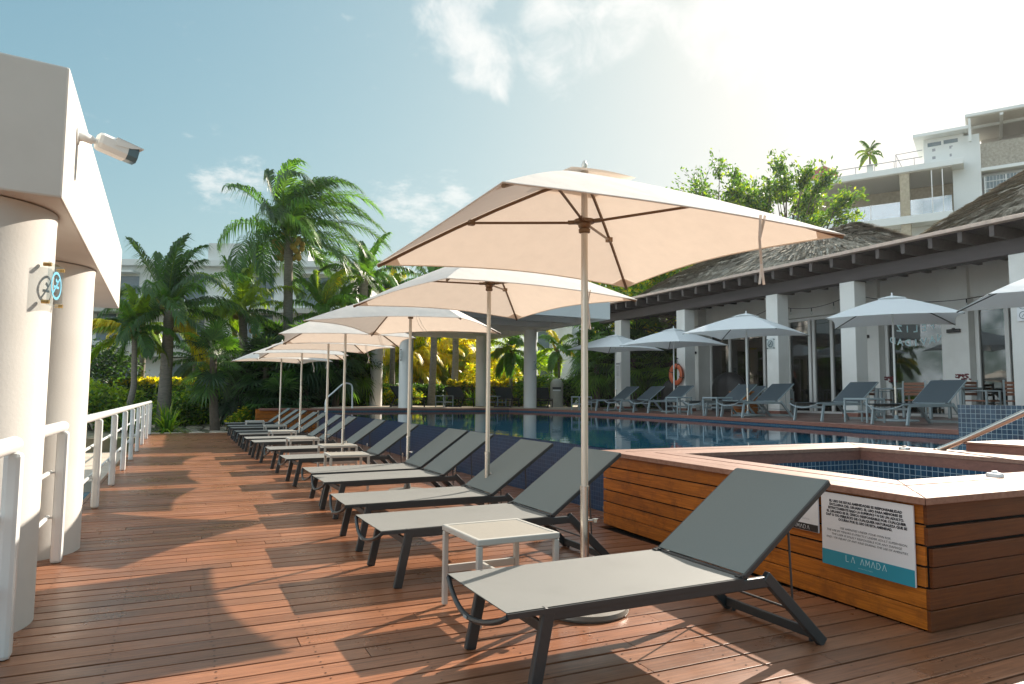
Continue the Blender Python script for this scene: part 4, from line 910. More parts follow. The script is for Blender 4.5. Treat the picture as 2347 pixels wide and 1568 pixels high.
def make_dtable():
    t_ = thing('dining_table', 'd', 'table'); g = MB(); g.box(-.4, .4, -.4, .4, .71, .75); g.build('tabletop', M_silver, t_, bevel=.006)
    for sx_ in (-1, 1):
        for sy in (-1, 1): g = MB(); g.box(sx_ * .36 - .03, sx_ * .36 + .03, sy * .36 - .03, sy * .36 + .03, 0, .709); g.build('leg', M_silver, t_, bevel=.004)
    return t_
DT = make_dtable(); dt = [(17.1, 16.4, 'grey square dining table beside the brown slatted chair'), (17.0, 12.05, 'grey square dining table below the window lettering, with dark red flowers'), (16.5, 10.3, 'grey square dining table nearest the mosaic wall')]
for i, (x, y, d) in enumerate(dt): place(DT, i == 0, (x, y, ZD), 0, d, 'dining tables of the restaurant')
for (x, y, d) in ((17.0, 12.3, 'vase of dark red flowers on the table below the window lettering'), (16.5, 10.1, 'vase of dark red flowers on the table near the right pillar')):
    t_ = thing('flower_vase', d, 'flowers', (x, y, ZD + .75)); g = MB(); g.lathe([(0, 0), (.04, 0), (.05, .06), (.03, .12), (.035, .13), (0, .13)], (x, y, ZD + .752), 12); g.build('vase', M_white, t_, smooth=40); g = MB(); r_ = random.Random(3)
    for i in range(26):
        a = r_.uniform(0, 6.28); b = r_.uniform(.02, .15); z = ZD + .9 + r_.uniform(0, .13); g.add([(x + b * math.cos(a), y + b * math.sin(a), z), (x + b * math.cos(a) + .05, y + b * math.sin(a), z + .03), (x + b * math.cos(a) + .02, y + b * math.sin(a) + .05, z + .05), (x + b * math.cos(a) - .03, y + b * math.sin(a) + .02, z + .02)], [(0, 1, 2, 3)])
    g.build('petals', M_flower, t_)
# litter bin
lbn = thing('litter_bin', 'grey round topped litter bin standing right of the round column', 'bin', (15.1, 27.0, ZD)); g = MB()
g.lathe([(0, 0), (.29, 0), (.29, .95), (.28, 1.05), (.23, 1.17), (.13, 1.25), (0, 1.27)], (15.1, 27.0, ZD), 32); g.build('bin_body', M_bin, lbn, smooth=40)
g = MB(); vv = Vector((-15.1, -27.0, 0)).normalized(); s_ = Vector((vv.y, -vv.x, 0)); pc = Vector((15.1, 27.0, ZD)) + vv * .262
g.beam(pc - s_ * .19 + Vector((0, 0, .83)), pc + s_ * .19 + Vector((0, 0, .83)), .06, .10); g.build('slot', M_black, lbn)
g = MB(); g.beam(pc - s_ * .17 + vv * .012 + Vector((0, 0, .74)), pc + s_ * .17 + vv * .012 + Vector((0, 0, .74)), .05, .05); g.build('label_plate', M_signw, lbn)

# ---------------------------------------------------------------- white flat-roofed pergola on round columns
pg = thing('pergola', 'white flat roofed pergola on round columns across the far end of the pool', 'pergola', (10, 26, ZD))
g = MB(); g.box(6.6, 13.25, 19.95, 20.15, 3.92, 4.60); g.box(13.02, 13.249, 20.15, 30.0, 3.922, 4.59); g.box(6.6, 6.8, 20.15, 30.0, 3.921, 4.58); g.box(6.8, 13.02, 29.8, 30.0, 3.922, 4.59); g.build('fascia', M_white, pg, bevel=.01)
g = MB(); g.box(6.8, 13.02, 20.15, 29.8, 4.30, 4.42); g.build('roof_slab', M_white, pg)
for i in range(4): g = MB(); g.box(6.8, 13.02, 21.9 + i * 1.9, 22.15 + i * 1.9, 3.96, 4.298); g.build('cross_beam', M_white, pg, bevel=.006)
for (x, y) in ((7.62, 25.2), (12.80, 25.1), (7.5, 29.1), (12.35, 29.1)):
    g = MB(); g.lathe([(.26, 0), (.26, 1.5), (.26, 3.155)], (x, y, ZD), 32); g.build('column', M_white, pg, smooth=40)

# ---------------------------------------------------------------- hotel buildings
ang = R(-29.8); hu = Vector((math.sin(ang), math.cos(ang), 0)); hn = Vector((-math.cos(ang), math.sin(ang), 0)); HO = Vector((47.147, 31.949, 0))
HM = Matrix(((hu.x, hn.x, 0, HO.x), (hu.y, hn.y, 0, HO.y), (0, 0, 1, 0), (0, 0, 0, 1)))
ht = thing('hotel', 'tall pale hotel with roof terrace, deep balcony and stone cladding at the upper right', 'building', (47.1, 31.9, 0))
def hb(name, m, boxes, bevel=0):
    g = MB()
    for b in boxes: g.box(*b, 0, HM)
    return g.build(name, m, ht, bevel=bevel)
hb('main_wall', M_hotel, [(-4.22, -2.56, -8, .1, 0, 19.04), (-12, -4.22, -8, .05, 0, 15.1), (-12, -9.0, -8, .05, 15.1, 16.9), (-12, -4.22, -8, -.6, 15.1, 16.9), (-2.56, 8.6, -8, -3.2, 0, 17.3), (-2.56, 8.6, -3.2, 0, 0, 13.6)])
hb('stone_cladding', M_stoneclad, [(-12, -4.23, -8, .02, 17.14, 18.92)]); hb('string_course', M_hotel, [(-12, -4.225, -8, .35, 16.90, 17.13)], .02)
w_ = hb('window', M_winblue, [(-8.98, -4.34, -.55, -.12, 15.12, 16.60)])
g = MB()
for u_ in (-4.4, -5.6, -6.8, -8.0, -8.9): g.box(u_ - .04, u_ + .04, -.119, -.06, 15.12, 16.6, 0, HM)
for i in range(24): g.box(-4.5 - i * .19, -4.48 - i * .19, -.1195, -.105, 15.12, 16.6, 0, HM)
g.box(-8.98, -4.34, -.119, -.08, 15.7, 15.74, 0, HM); g.box(-8.98, -4.34, -.119, -.08, 16.22, 16.26, 0, HM); g.build('mullions', M_hotel, w_)
hb('terrace_slab', M_hotel, [(-3.26, 8.6, -8, 1.5, 17.33, 17.76)], .02); hb('balcony_slab', M_hotel, [(-2.55, 8.6, -3.2, 1.45, 13.62, 14.18)], .02)
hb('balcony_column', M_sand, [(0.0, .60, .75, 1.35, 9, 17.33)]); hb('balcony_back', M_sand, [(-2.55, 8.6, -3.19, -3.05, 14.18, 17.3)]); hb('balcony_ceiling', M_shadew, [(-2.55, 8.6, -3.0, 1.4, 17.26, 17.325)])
w2 = hb('balcony_window', M_winblue, [(.9, 4.2, -3.04, -2.98, 14.2, 16.3), (-2.2, -.5, -3.04, -2.98, 14.2, 16.2)])
hb('balustrade', M_bluegl, [(.62, 8.4, 1.30, 1.33, 14.2, 15.28), (-2.5, -.02, 1.30, 1.33, 14.2, 15.3)])
g = MB()
for u_ in (2.5, 3.5, 4.8, -1.36, -2.0, 6): g.box(u_ - .03, u_ + .03, 1.29, 1.36, 14.2, 15.3 if u_ > 0 else 17.2, 0, HM)
g.build('balustrade_post', M_white, ht)
pw = hb('penthouse_wall', M_hotel, [(-3.3, -.87, -4, 0, 17.77, 19.88), (-4.2, -3.3, -4, -.01, 19.04, 19.7)]); hb('penthouse_roof', M_hotel, [(-3.6, -.28, -5, .9, 19.89, 20.12)], .02)
hb('penthouse_window', M_winblue, [(-1.95, -1.12, .003, .02, 19.32, 19.6), (-2.95, -2.1, .003, .02, 19.34, 19.62)])
for (u_, z_) in ((-1.49, 19.04), (-1.48, 18.48), (-1.47, 17.95), (-2.53, 19.05), (-2.53, 18.48), (-2.53, 17.95)): hb('vent_hole', M_sgrey, [(u_ - .1, u_ + .1, .003, .012, z_ - .1, z_ + .1)])
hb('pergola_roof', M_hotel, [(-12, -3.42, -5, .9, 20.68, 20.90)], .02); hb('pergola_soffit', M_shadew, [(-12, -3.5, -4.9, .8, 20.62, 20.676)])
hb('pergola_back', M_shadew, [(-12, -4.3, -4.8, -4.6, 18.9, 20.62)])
g = MB()
for n_ in (.7, -1.0, -2.7, -4.4): g.box(-3.75, -3.6, n_ - .1, n_ + .1, 19.0, 20.67, 0, HM)
g.box(-5.6, -5.4, -4.9, .8, 20.45, 20.615, 0, HM); g.box(-12, -3.6, -1.2, -1.0, 20.44, 20.615, 0, HM)
for i in range(9): g.box(-3.9, -3.45, -.3 - i * .45, -.18 - i * .45, 19.1 + i * .16, 19.16 + i * .16, 0, HM)
g.build('trellis', M_hotel, ht)
g = MB()
def hp(u_, n_, z_): return tuple(HM @ Vector((u_, n_, z_)))
g.tube([hp(8.5, 1.3, 18.27), hp(-.85, 1.3, 18.30)], .03, 6)
for i in range(8): g.tube([hp(8.4 - i * 1.25, 1.3, 17.76), hp(8.4 - i * 1.25, 1.3, 18.27)], .022, 5)
g.tube([hp(.82, .9, 17.76), hp(.82, .9, 18.87), hp(-.85, .9, 18.9)], .03, 6); g.tube([hp(.82, .9, 18.87), hp(.55, -1.2, 18.3), hp(-.86, -1.2, 18.35)], .03, 6); g.tube([hp(.55, -1.2, 17.76), hp(.55, -1.2, 18.3)], .03, 6)
g.build('terrace_rail', M_sgrey, ht)
gz = thing('rooftop_gazebo', 'small red roofed gazebo on the hotel terrace behind the tree', 'gazebo', hp(5.8, 0, 17.8)); g = MB()
g.add([hp(4.9, .8, 18.5), hp(6.8, .8, 18.5), hp(6.8, -1.2, 18.5), hp(4.9, -1.2, 18.5), hp(5.85, -.2, 19.35)], [(0, 1, 4), (1, 2, 4), (2, 3, 4), (3, 0, 4), (3, 2, 1, 0)]); g.build('roof', M_red, gz); g = MB()
for (a_, b_) in ((5.1, .6), (6.6, .6), (5.1, -1), (6.6, -1)): g.tube([hp(a_, b_, 17.77), hp(a_, b_, 18.52)], .08, 6)
g.build('posts', M_red, gz)
# three storey block behind the palms, and the block behind the pergola
def block(name, label, cx, cy, rot, w_, d_, z1, wins, loc0=0.0, base=0.0, m=M_whitecool):
    t_ = thing(name, label, 'building', (cx, cy, base)); M_ = Matrix.Translation((cx, cy, 0)) @ Matrix.Rotation(R(rot), 4, 'Z')
    g = MB(); g.box(-w_ / 2, w_ / 2, 0, d_, base, z1, 0, M_); g.build('wall', m, t_); g = MB(); g.box(-w_ / 2 - .3, w_ / 2 + .3, -.5, d_ + .2, z1, z1 + .35, 0, M_); g.build('roof_slab', m, t_)
    for (a, b, z0, zz) in wins:
        g = MB(); g.box(a, b, -.02, .06, z0, zz, 0, M_); f = g.build('window', M_winblue, t_); g = MB(); g.box(a - .08, b + .08, -.16, -.022, z0 - .14, z0 - .02, 0, M_); g.box((a + b) / 2 - .03, (a + b) / 2 + .03, -.05, -.021, z0, zz, 0, M_); g.box(a, b, -.8, -.021, zz + .12, zz + .24, 0, M_); g.build('sill', m, f)
    return t_, M_
wins = [(x_, x_ + 2.4, z_, z_ + 1.7) for z_ in (1.4, 4.4, 6.6) for x_ in (-11, -7.4, -3.6, .4, 4.5, 8.4)]
bk_, BM = block('apartment_block', 'white three storey apartment block behind the coconut palms at the left', -1.4, 46.5, -25, 23, 10, 8.9, wins)
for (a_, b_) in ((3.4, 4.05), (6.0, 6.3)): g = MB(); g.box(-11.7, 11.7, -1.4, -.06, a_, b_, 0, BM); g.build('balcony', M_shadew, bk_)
for b_ in ((-11.7, -6, -.4, 3, 9.26, 10.0), (3, 9, -.3, 3, 9.26, 10.3)): g = MB(); g.box(*b_, 0, BM); g.build('parapet', M_whitecool, bk_)
wins2 = [(x_, x_ + 1.8, z_, z_ + 1.5) for z_ in (1.8, 4.6) for x_ in (-8, -4.5, -1.0, 2.5, 6)]
b2_, BM2 = block('garden_villa', 'pale two storey villa glimpsed behind the pergola columns', 30.5, 41.0, -28, 14, 8, 6.9, wins2, base=.5)
g = MB(); g.box(-7.0, -5.6, -2.4, -.03, .6, 6.4, 0, BM2); g.build('buttress', M_whitecool, b2_)

# ---------------------------------------------------------------- vegetation
SHR = []
def lerp3(a, b, t): return tuple(a[i] + (b[i] - a[i]) * t for i in range(3))
GREEN = (0.058, 0.130, 0.032); MID = (0.105, 0.215, 0.035); LIME = (0.22, 0.30, 0.03); YEL = (0.55, 0.47, 0.03); DARK = (0.020, 0.050, 0.018); BLUEG = (0.055, 0.105, 0.055); DRY = (0.30, 0.23, 0.10)  # LIME and YEL: leaf colour with the sun's backlight painted in
def jit(c, r_, a=.25):
    k = 1.12 * (1 + r_.uniform(-a, a)); return (c[0] * k * r_.uniform(.9, 1.12), c[1] * k, c[2] * k)
def trunk(name, root, pts, rs, m=M_trunk, rings=True):
    P = [Vector(p) for p in pts]; out_ = []; rr = []; n_ = 34
    for i in range(n_ + 1):
        t = i / n_ * (len(P) - 1); k = min(int(t), len(P) - 2); f = t - k
        f2 = f; out_.append(P[k].lerp(P[k + 1], f2)); rr.append((rs[k] + (rs[k + 1] - rs[k]) * f) * (1 + (.06 if rings and i % 2 else 0)))
    for _ in range(3): out_ = [out_[0]] + [(out_[i - 1] + out_[i] * 2 + out_[i + 1]) / 4 for i in range(1, n_)] + [out_[-1]]
    g = MB(); g.tube(out_, rr, 12); return g.build(name, m, root, smooth=60)
def frond(g, r_, o, az, el, L, droop, col, wind=Vector((0, 0, 0)), lw=.045, ll=.75, nseg=24, tipcol=None, fold=.35):
    p = Vector(o); d = Vector((math.sin(az) * math.cos(el), math.cos(az) * math.cos(el), math.sin(el))); st = L / nseg; pts = [p.copy()]; ds = [d.copy()]
    for i in range(nseg):
        t = i / nseg; d = (d + (Vector((0, 0, -1)) * droop * (.25 + 1.5 * t) + wind * (.55 + .8 * t)) / nseg).normalized(); p = p + d * st; pts.append(p.copy()); ds.append(d.copy())
    rc = lerp3(col, LIME, .45); w_ = .028
    side0 = None
    for i in range(nseg):
        a, b = pts[i], pts[i + 1]; d = ds[i]; sd_ = d.cross(Vector((0, 0, 1)))
        if sd_.length < .05: sd_ = side0 or Vector((1, 0, 0))
        sd_.normalize(); side0 = sd_; u_ = sd_.cross(d).normalized(); w1 = w_ * (1 - .8 * i / nseg); w2 = w_ * (1 - .8 * (i + 1) / nseg)
        g.add([tuple(a - sd_ * w1), tuple(a + sd_ * w1), tuple(b + sd_ * w2), tuple(b - sd_ * w2), tuple(a - u_ * w1 * .8)], [(0, 1, 2, 3), (0, 3, 4)], 0, rc)
        t = (i + .5) / nseg
        if t < .07: continue
        for q_ in range(3):
            tt = t + (q_ - 1) * .33 / nseg; base = a.lerp(b, .17 + q_ * .33); l_ = ll * (math.sin(math.pi * min(1, .16 + .76 * tt)) ** .6) * r_.uniform(.8, 1.12)
            for s_ in (-1, 1):
                dr = (sd_ * s_ * (1 - .4 * tt) + d * (.40 + .6 * tt) + u_ * (fold - .45 * tt) + wind * .30 + Vector((r_.uniform(-.16, .16), r_.uniform(-.16, .16), r_.uniform(-.16, .16)))).normalized()
                mid = base + dr * l_ * .42; dr2 = (dr * .75 + Vector((0, 0, -1)) * r_.uniform(.7, 1.5) + wind * .35).normalized(); end = mid + dr2 * l_ * .62
                wv = dr.cross(u_).normalized() * lw * .5
                c = jit(col if not tipcol else lerp3(col, tipcol, tt), r_)
                g.add([tuple(base - wv * .5), tuple(base + wv * .5), tuple(mid + wv), tuple(mid - wv), tuple(end)], [(0, 1, 2, 3), (3, 2, 4)], 0, c)
def coco_palm(label, base, top, lean, rb_, rt_, fr, seed, L=3.2, n=22, wind=(0, 0, 0), cols=None, nuts=0, ll=.75, elr=(-35, 78), group=None, name='coconut_palm', droop=1.5, lw=.062, accents=()):
    r_ = random.Random(seed); root = thing(name, label, 'palm tree', base, group); b, t = Vector(base), Vector(top); mid = b.lerp(t, .45) + Vector((lean[0], lean[1], 0))
    trunk('trunk', root, [b, mid, t], [rb_, (rb_ + rt_) * .48, rt_]); g = MB(); wd = Vector(wind); cols = cols or [GREEN, MID, BLUEG]
    for i in range(n):
        az = i * 2.39996 + r_.uniform(-.2, .2); f = i / max(1, n - 1); against = -(math.sin(az) * wd.x + math.cos(az) * wd.y); el = R(elr[1] + (elr[0] - elr[1]) * f + r_.uniform(-8, 8))
        c = cols[r_.randrange(len(cols))]; o = t + Vector((math.sin(az), math.cos(az), 0)) * rt_ * .7 + Vector((0, 0, .25 - .35 * f))
        frond(g, r_, o, az, el, L * r_.uniform(.85, 1.1) * (.82 if f < .15 else 1) * (1 - .28 * max(0, min(1, against))), droop * r_.uniform(.8, 1.2), c, wd, ll=ll, tipcol=None, lw=lw)
    for i in range(8):
        az = r_.uniform(0, 6.28); o = t + Vector((math.sin(az), math.cos(az), 0)) * rt_; g.add([tuple(o + Vector((0, 0, -.25))), tuple(o + Vector((.06, .02, 0))), tuple(o + Vector((math.sin(az), math.cos(az), 0)) * .28 + Vector((0, 0, .4)))], [(0, 1, 2)], 0, DRY)
    for (a_, e_, L_, c_) in accents:
        for q_ in range(2): frond(g, r_, t, R(a_ + q_ * 9), R(e_ - q_ * 6), L_, 1.3, c_, wd * .3, ll=ll * 1.1, lw=lw * 1.3)
    g.build('crown', M_leaf, root, uv=False)
    if nuts:
        for i in range(nuts):
            g = MB()
            a = r_.choice([-2.2, .9]) + r_.uniform(-.6, .6); q = t + Vector((math.sin(a + 1.2) * r_.uniform(.25, .6), math.cos(a + 1.2) * r_.uniform(.25, .6), r_.uniform(-.95, -.1))); s_ = r_.uniform(.10, .135)
            g.lathe([(0, -1.15 * s_), (.6 * s_, -.9 * s_), (s_, -.2 * s_), (.92 * s_, .4 * s_), (.5 * s_, .95 * s_), (0, 1.1 * s_)], tuple(q), 10)
            g.build('coconut', M_coco, root, smooth=60)
    return root
coco_palm('tallest coconut palm, crown blown to the right, with hanging coconuts', (3.85, 30.2, -.03), (3.85, 29.9, 7.85), (.12, 0), .23, .17, None, 11, L=4.3, n=36, wind=(.95, -.35, .1), cols=[GREEN, MID, GREEN, BLUEG], nuts=26, ll=1.1, elr=(-10, 90), droop=2.1, lw=.055)
coco_palm('stout coconut palm left of the tallest one, its trunk behind the rail end', (-.50, 28.0, -.03), (-.46, 27.7, 4.25), (0, 0), .25, .17, None, 12, L=3.0, n=24, wind=(.40, -.2, 0), cols=[GREEN, BLUEG, MID, GREEN], nuts=6, ll=.72, elr=(-12, 88), droop=1.5, lw=.05, accents=[(112, -38, 2.6, YEL)])
coco_palm('slender palm with a curved leaning trunk beside the white column', (-1.72, 27.4, -.03), (-1.50, 27.2, 3.35), (.18, 0), .12, .08, None, 13, L=1.9, n=12, wind=(-.25, 0, 0), cols=[GREEN, MID, LIME], ll=.55, elr=(-15, 80), accents=[(260, 30, 1.8, YEL)])
coco_palm('dark palm half hidden between the slender palm and the stout one', (-1.55, 33.9, -.03), (-1.50, 33.7, 4.2), (0, 0), .15, .12, None, 14, L=1.7, n=11, wind=(.2, 0, 0), cols=[GREEN, LIME, YEL], ll=.45, elr=(-25, 85), accents=[(250, -10, 1.8, YEL)])
coco_palm('mid height coconut palm with yellow green fronds left of the tall trunk', (2.35, 30.3, -.03), (2.15, 29.9, 4.55), (.1, 0), .2, .15, None, 15, L=2.6, n=20, wind=(.15, -.25, 0), cols=[MID, LIME, GREEN, LIME], nuts=8, ll=.62, elr=(-10, 88), lw=.05, accents=[(275, 12, 3.0, LIME), (200, 20, 2.4, LIME)])
coco_palm('bright green coconut palm right of the tall trunk, above the umbrella row', (5.6, 30.6, -.03), (5.5, 30.3, 4.75), (.1, 0), .18, .14, None, 16, L=2.5, n=21, wind=(.5, -.2, 0), cols=[MID, LIME, MID, YEL], ll=.62, elr=(-25, 88))
coco_palm('small yellow green palm crown peeking above the second umbrella', (9.3, 33.0, .78), (9.25, 32.9, 6.0), (0, 0), .14, .11, None, 17, L=1.7, n=18, cols=[LIME, YEL, MID], ll=.5, elr=(0, 85))
coco_palm('low dark palm behind the hedge near the apartment block', (.5, 36.5, -.03), (.6, 36.4, 2.9), (0, 0), .12, .09, None, 18, L=2.0, n=14, wind=(-.3, 0, 0), cols=[GREEN, BLUEG], ll=.5, elr=(-20, 70))
# palms seen under the pergola
for i, (x, y, h_, s_, d) in enumerate([(11.3, 33.0, 6.6, 21, 'dark palm trunk under the pergola, yellow foliage behind it'), (12.7, 33.6, 6.2, 22, 'second dark palm trunk under the pergola with a curved frond'), (14.4, 34.2, 6.4, 23, 'third dark palm trunk under the pergola, near the back column'), (7.4, 31.6, 6.6, 24, 'ringed thick palm trunk between the two left round columns')]):
    coco_palm(d, (x, y, .78), (x + .05, y, h_), (.08, 0), .19 if i < 3 else .26, .14 if i < 3 else .2, None, s_, L=2.6, n=16, cols=[GREEN, BLUEG, MID], ll=.6, elr=(-30, 70))
for i, (x, y, h_, L_, s_, d) in enumerate([(12.6, 38.5, 3.6, 3.0, 25, 'glowing yellow palm in sunlight seen under the pergola at left'), (14.9, 40.0, 3.9, 3.0, 26, 'glowing yellow palm in sunlight behind the second dark trunk'), (10.9, 37.2, 3.2, 2.6, 27, 'low yellow lit palm just right of the second round column'), (16.4, 38.2, 2.6, 2.4, 28, 'yellow green palm clump left of the back column')]):
    coco_palm(d, (x, y, .78), (x, y, h_), (0, 0), .14, .1, None, s_, L=L_, n=30, cols=[YEL, YEL, LIME], ll=.85, elr=(-25, 88), lw=.09, group='sunlit yellow palms beyond the pergola')
for i, (x, y, z, a, d) in enumerate([(11.8, 41.5, 2.6, 2.2, 'tall clump of glowing yellow foliage far under the pergola, left'), (14.2, 43.5, 2.9, 2.4, 'tall clump of glowing yellow foliage far under the pergola, middle'), (17.6, 43.0, 2.4, 2.0, 'clump of yellow green foliage beyond the back column')]):
    SHR.append((d, (x, y, z), (a, 1.6, a * .95), 5200, 130 + i))  # extra clumps, their sunlit glow comes from the yellow leaf colour
coco_palm('young palm with broad arching fronds left of the right round column', (13.75, 28.9, .78), (13.65, 28.7, 3.35), (0, 0), .09, .06, None, 31, L=1.7, n=14, cols=[MID, LIME, MID], ll=.5, elr=(-30, 80), name='christmas_palm', lw=.07)
coco_palm('small palm with a yellow drooping frond behind the litter bin', (16.4, 28.8, .78), (16.0, 28.5, 3.45), (-.05, 0), .07, .05, None, 32, L=1.25, n=9, cols=[LIME, YEL, MID], ll=.42, elr=(-30, 70), name='christmas_palm', lw=.07)

def fan_leaf(g, r_, o, az, el, pet, rad, col, nb=20):
    d = Vector((math.sin(az) * math.cos(el), math.cos(az) * math.cos(el), math.sin(el))); c0 = Vector(o) + d * pet
    sd_ = d.cross(Vector((0, 0, 1))); sd_ = sd_.normalized() if sd_.length > .05 else Vector((1, 0, 0)); u_ = sd_.cross(d); tl = r_.uniform(-.5, .5); fwd = (d * math.cos(tl) - u_ * math.sin(tl + .35)).normalized()
    w_ = sd_ * .012; g.add([tuple(Vector(o) - w_), tuple(Vector(o) + w_), tuple(c0 + w_), tuple(c0 - w_)], [(0, 1, 2, 3)], 0, lerp3(col, LIME, .3))
    for k in range(nb):
        a = (k / (nb - 1) - .5) * R(250); dr = (fwd * math.cos(a) + sd_ * math.sin(a)).normalized(); nv_ = dr.cross(fwd.cross(sd_)).normalized()
        l_ = rad * (.72 + .28 * math.cos(a * .7)) * r_.uniform(.88, 1.05); m1 = c0 + dr * l_ * .55; m2 = c0 + dr * l_ + Vector((0, 0, -l_ * r_.uniform(.1, .35))); b_ = nv_ * l_ * .052
        g.add([tuple(c0), tuple(m1 - b_), tuple(m2), tuple(m1 + b_)], [(0, 1, 2, 3)], 0, jit(col, r_, .3))
def fan_palm(label, base, h_, n, rad, seed, cols, elr=(-35, 80), pet=.6, tr=.11, group=None, lean=(0, 0)):
    r_ = random.Random(seed); root = thing('fan_palm', label, 'palm tree', base, group); b = Vector(base); t = b + Vector((lean[0], lean[1], h_))
    trunk('trunk', root, [b, b.lerp(t, .5) + Vector((lean[0] * .2, 0, 0)), t], [tr * 1.25, tr, tr * .85], M_bark)
    g = MB()
    for i in range(n):
        f = i / max(1, n - 1); az = i * 2.39996 + r_.uniform(-.3, .3); el = R(elr[1] + (elr[0] - elr[1]) * f + r_.uniform(-12, 12)); o = t + Vector((0, 0, -.5 * h_ * .35 * f))
        fan_leaf(g, r_, o, az, el, pet * r_.uniform(.7, 1.2), rad * r_.uniform(.8, 1.15), cols[r_.randrange(len(cols))])
    g.build('crown', M_leaf, root, uv=False); return root
fan_palm('fan palm with rough trunk standing at the left of the path, at the deck end', (1.15, 26.3, -.03), 2.65, 34, .66, 41, [GREEN, DARK, MID, BLUEG], elr=(-50, 85), pet=.75, lean=(-.15, 0), tr=.13)
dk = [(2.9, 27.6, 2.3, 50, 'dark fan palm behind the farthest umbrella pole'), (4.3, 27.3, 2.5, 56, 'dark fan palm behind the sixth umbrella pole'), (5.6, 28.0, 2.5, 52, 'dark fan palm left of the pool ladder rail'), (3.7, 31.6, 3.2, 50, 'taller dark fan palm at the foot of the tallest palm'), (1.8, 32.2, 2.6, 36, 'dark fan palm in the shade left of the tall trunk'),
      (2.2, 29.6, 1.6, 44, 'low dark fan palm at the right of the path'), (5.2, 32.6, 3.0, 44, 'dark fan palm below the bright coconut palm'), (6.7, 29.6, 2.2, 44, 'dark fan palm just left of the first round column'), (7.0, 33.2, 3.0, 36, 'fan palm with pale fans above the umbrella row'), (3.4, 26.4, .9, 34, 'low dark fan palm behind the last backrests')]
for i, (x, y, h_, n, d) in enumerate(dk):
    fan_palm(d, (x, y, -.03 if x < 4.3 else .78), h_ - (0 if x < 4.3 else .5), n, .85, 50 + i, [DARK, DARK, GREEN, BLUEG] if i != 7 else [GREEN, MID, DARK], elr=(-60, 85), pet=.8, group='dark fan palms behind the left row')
rk = [(16.3, 25.6, 1.9, 46, 'dense fan palm left of the farthest square pillar'), (17.3, 24.3, 2.2, 50, 'dense dark fan palm between the farthest pillar and the lifebuoy pillar'), (18.2, 22.9, 2.0, 46, 'dark fan palm behind the smaller grill cover'), (17.2, 27.2, 3.3, 40, 'taller fan palm with bright fans under the eave end'), (19.5, 26.0, 3.0, 44, 'dark fan palm behind the restaurant end'), (15.6, 29.6, 1.5, 30, 'fan palm with lime fans right of the litter bin')]
for i, (x, y, h_, n, d) in enumerate(rk):
    fan_palm(d, (x, y, .78), h_, n, .85, 70 + i, [GREEN, MID, DARK] if i != 5 else [LIME, MID], elr=(-55, 85), pet=.75, group='fan palms by the restaurant end')

def leafball(g, r_, c, rx, ry, rz, n, cols, size, shell=.55, topcol=None, flat=.0):
    for i in range(n):
        v = Vector((r_.gauss(0, 1), r_.gauss(0, 1), r_.gauss(0, 1))).normalized() * (shell + (1 - shell) * r_.random()) * (1 + .18 * math.sin(i * 12.9))
        p = Vector((c[0] + v.x * rx, c[1] + v.y * ry, c[2] + v.z * rz)); a = Vector((r_.uniform(-1, 1), r_.uniform(-1, 1), r_.uniform(-.7, .7))).normalized(); b = a.cross(Vector((r_.uniform(-1, 1), r_.uniform(-1, 1), r_.uniform(-1, 1)))).normalized(); s_ = size * r_.uniform(.6, 1.3)
        col = cols[r_.randrange(len(cols))]
        if topcol and v.z > .35 and r_.random() < .75: col = topcol
        g.add([tuple(p - a * s_), tuple(p + b * s_ * .42), tuple(p + a * s_), tuple(p - b * s_ * .42)], [(0, 1, 2, 3)], 0, jit(col, r_, .35))
def shrub(label, c, r3, n, cols, seed, size=.09, topcol=None, group=None, name='shrub', lumps=7):
    r_ = random.Random(seed); root = thing(name, label, 'shrub', (c[0], c[1], c[2] - r3[2]), group); g = MB(); g2 = MB()
    for k in range(lumps):
        o = (c[0] + r_.uniform(-.55, .55) * r3[0], c[1] + r_.uniform(-.55, .55) * r3[1], c[2] + r_.uniform(-.5, .45) * r3[2]); q = r_.uniform(.45, .68)
        leafball(g, r_, o, r3[0] * q, r3[1] * q, r3[2] * q, n // lumps, cols, size, topcol=topcol)
        g2.tube([(c[0], c[1], c[2] - r3[2]), (o[0], o[1], o[2])], [.035, .012], 6)
    g.build('foliage', M_leafb, root, uv=False); g2.build('stems', M_bark, root); return root
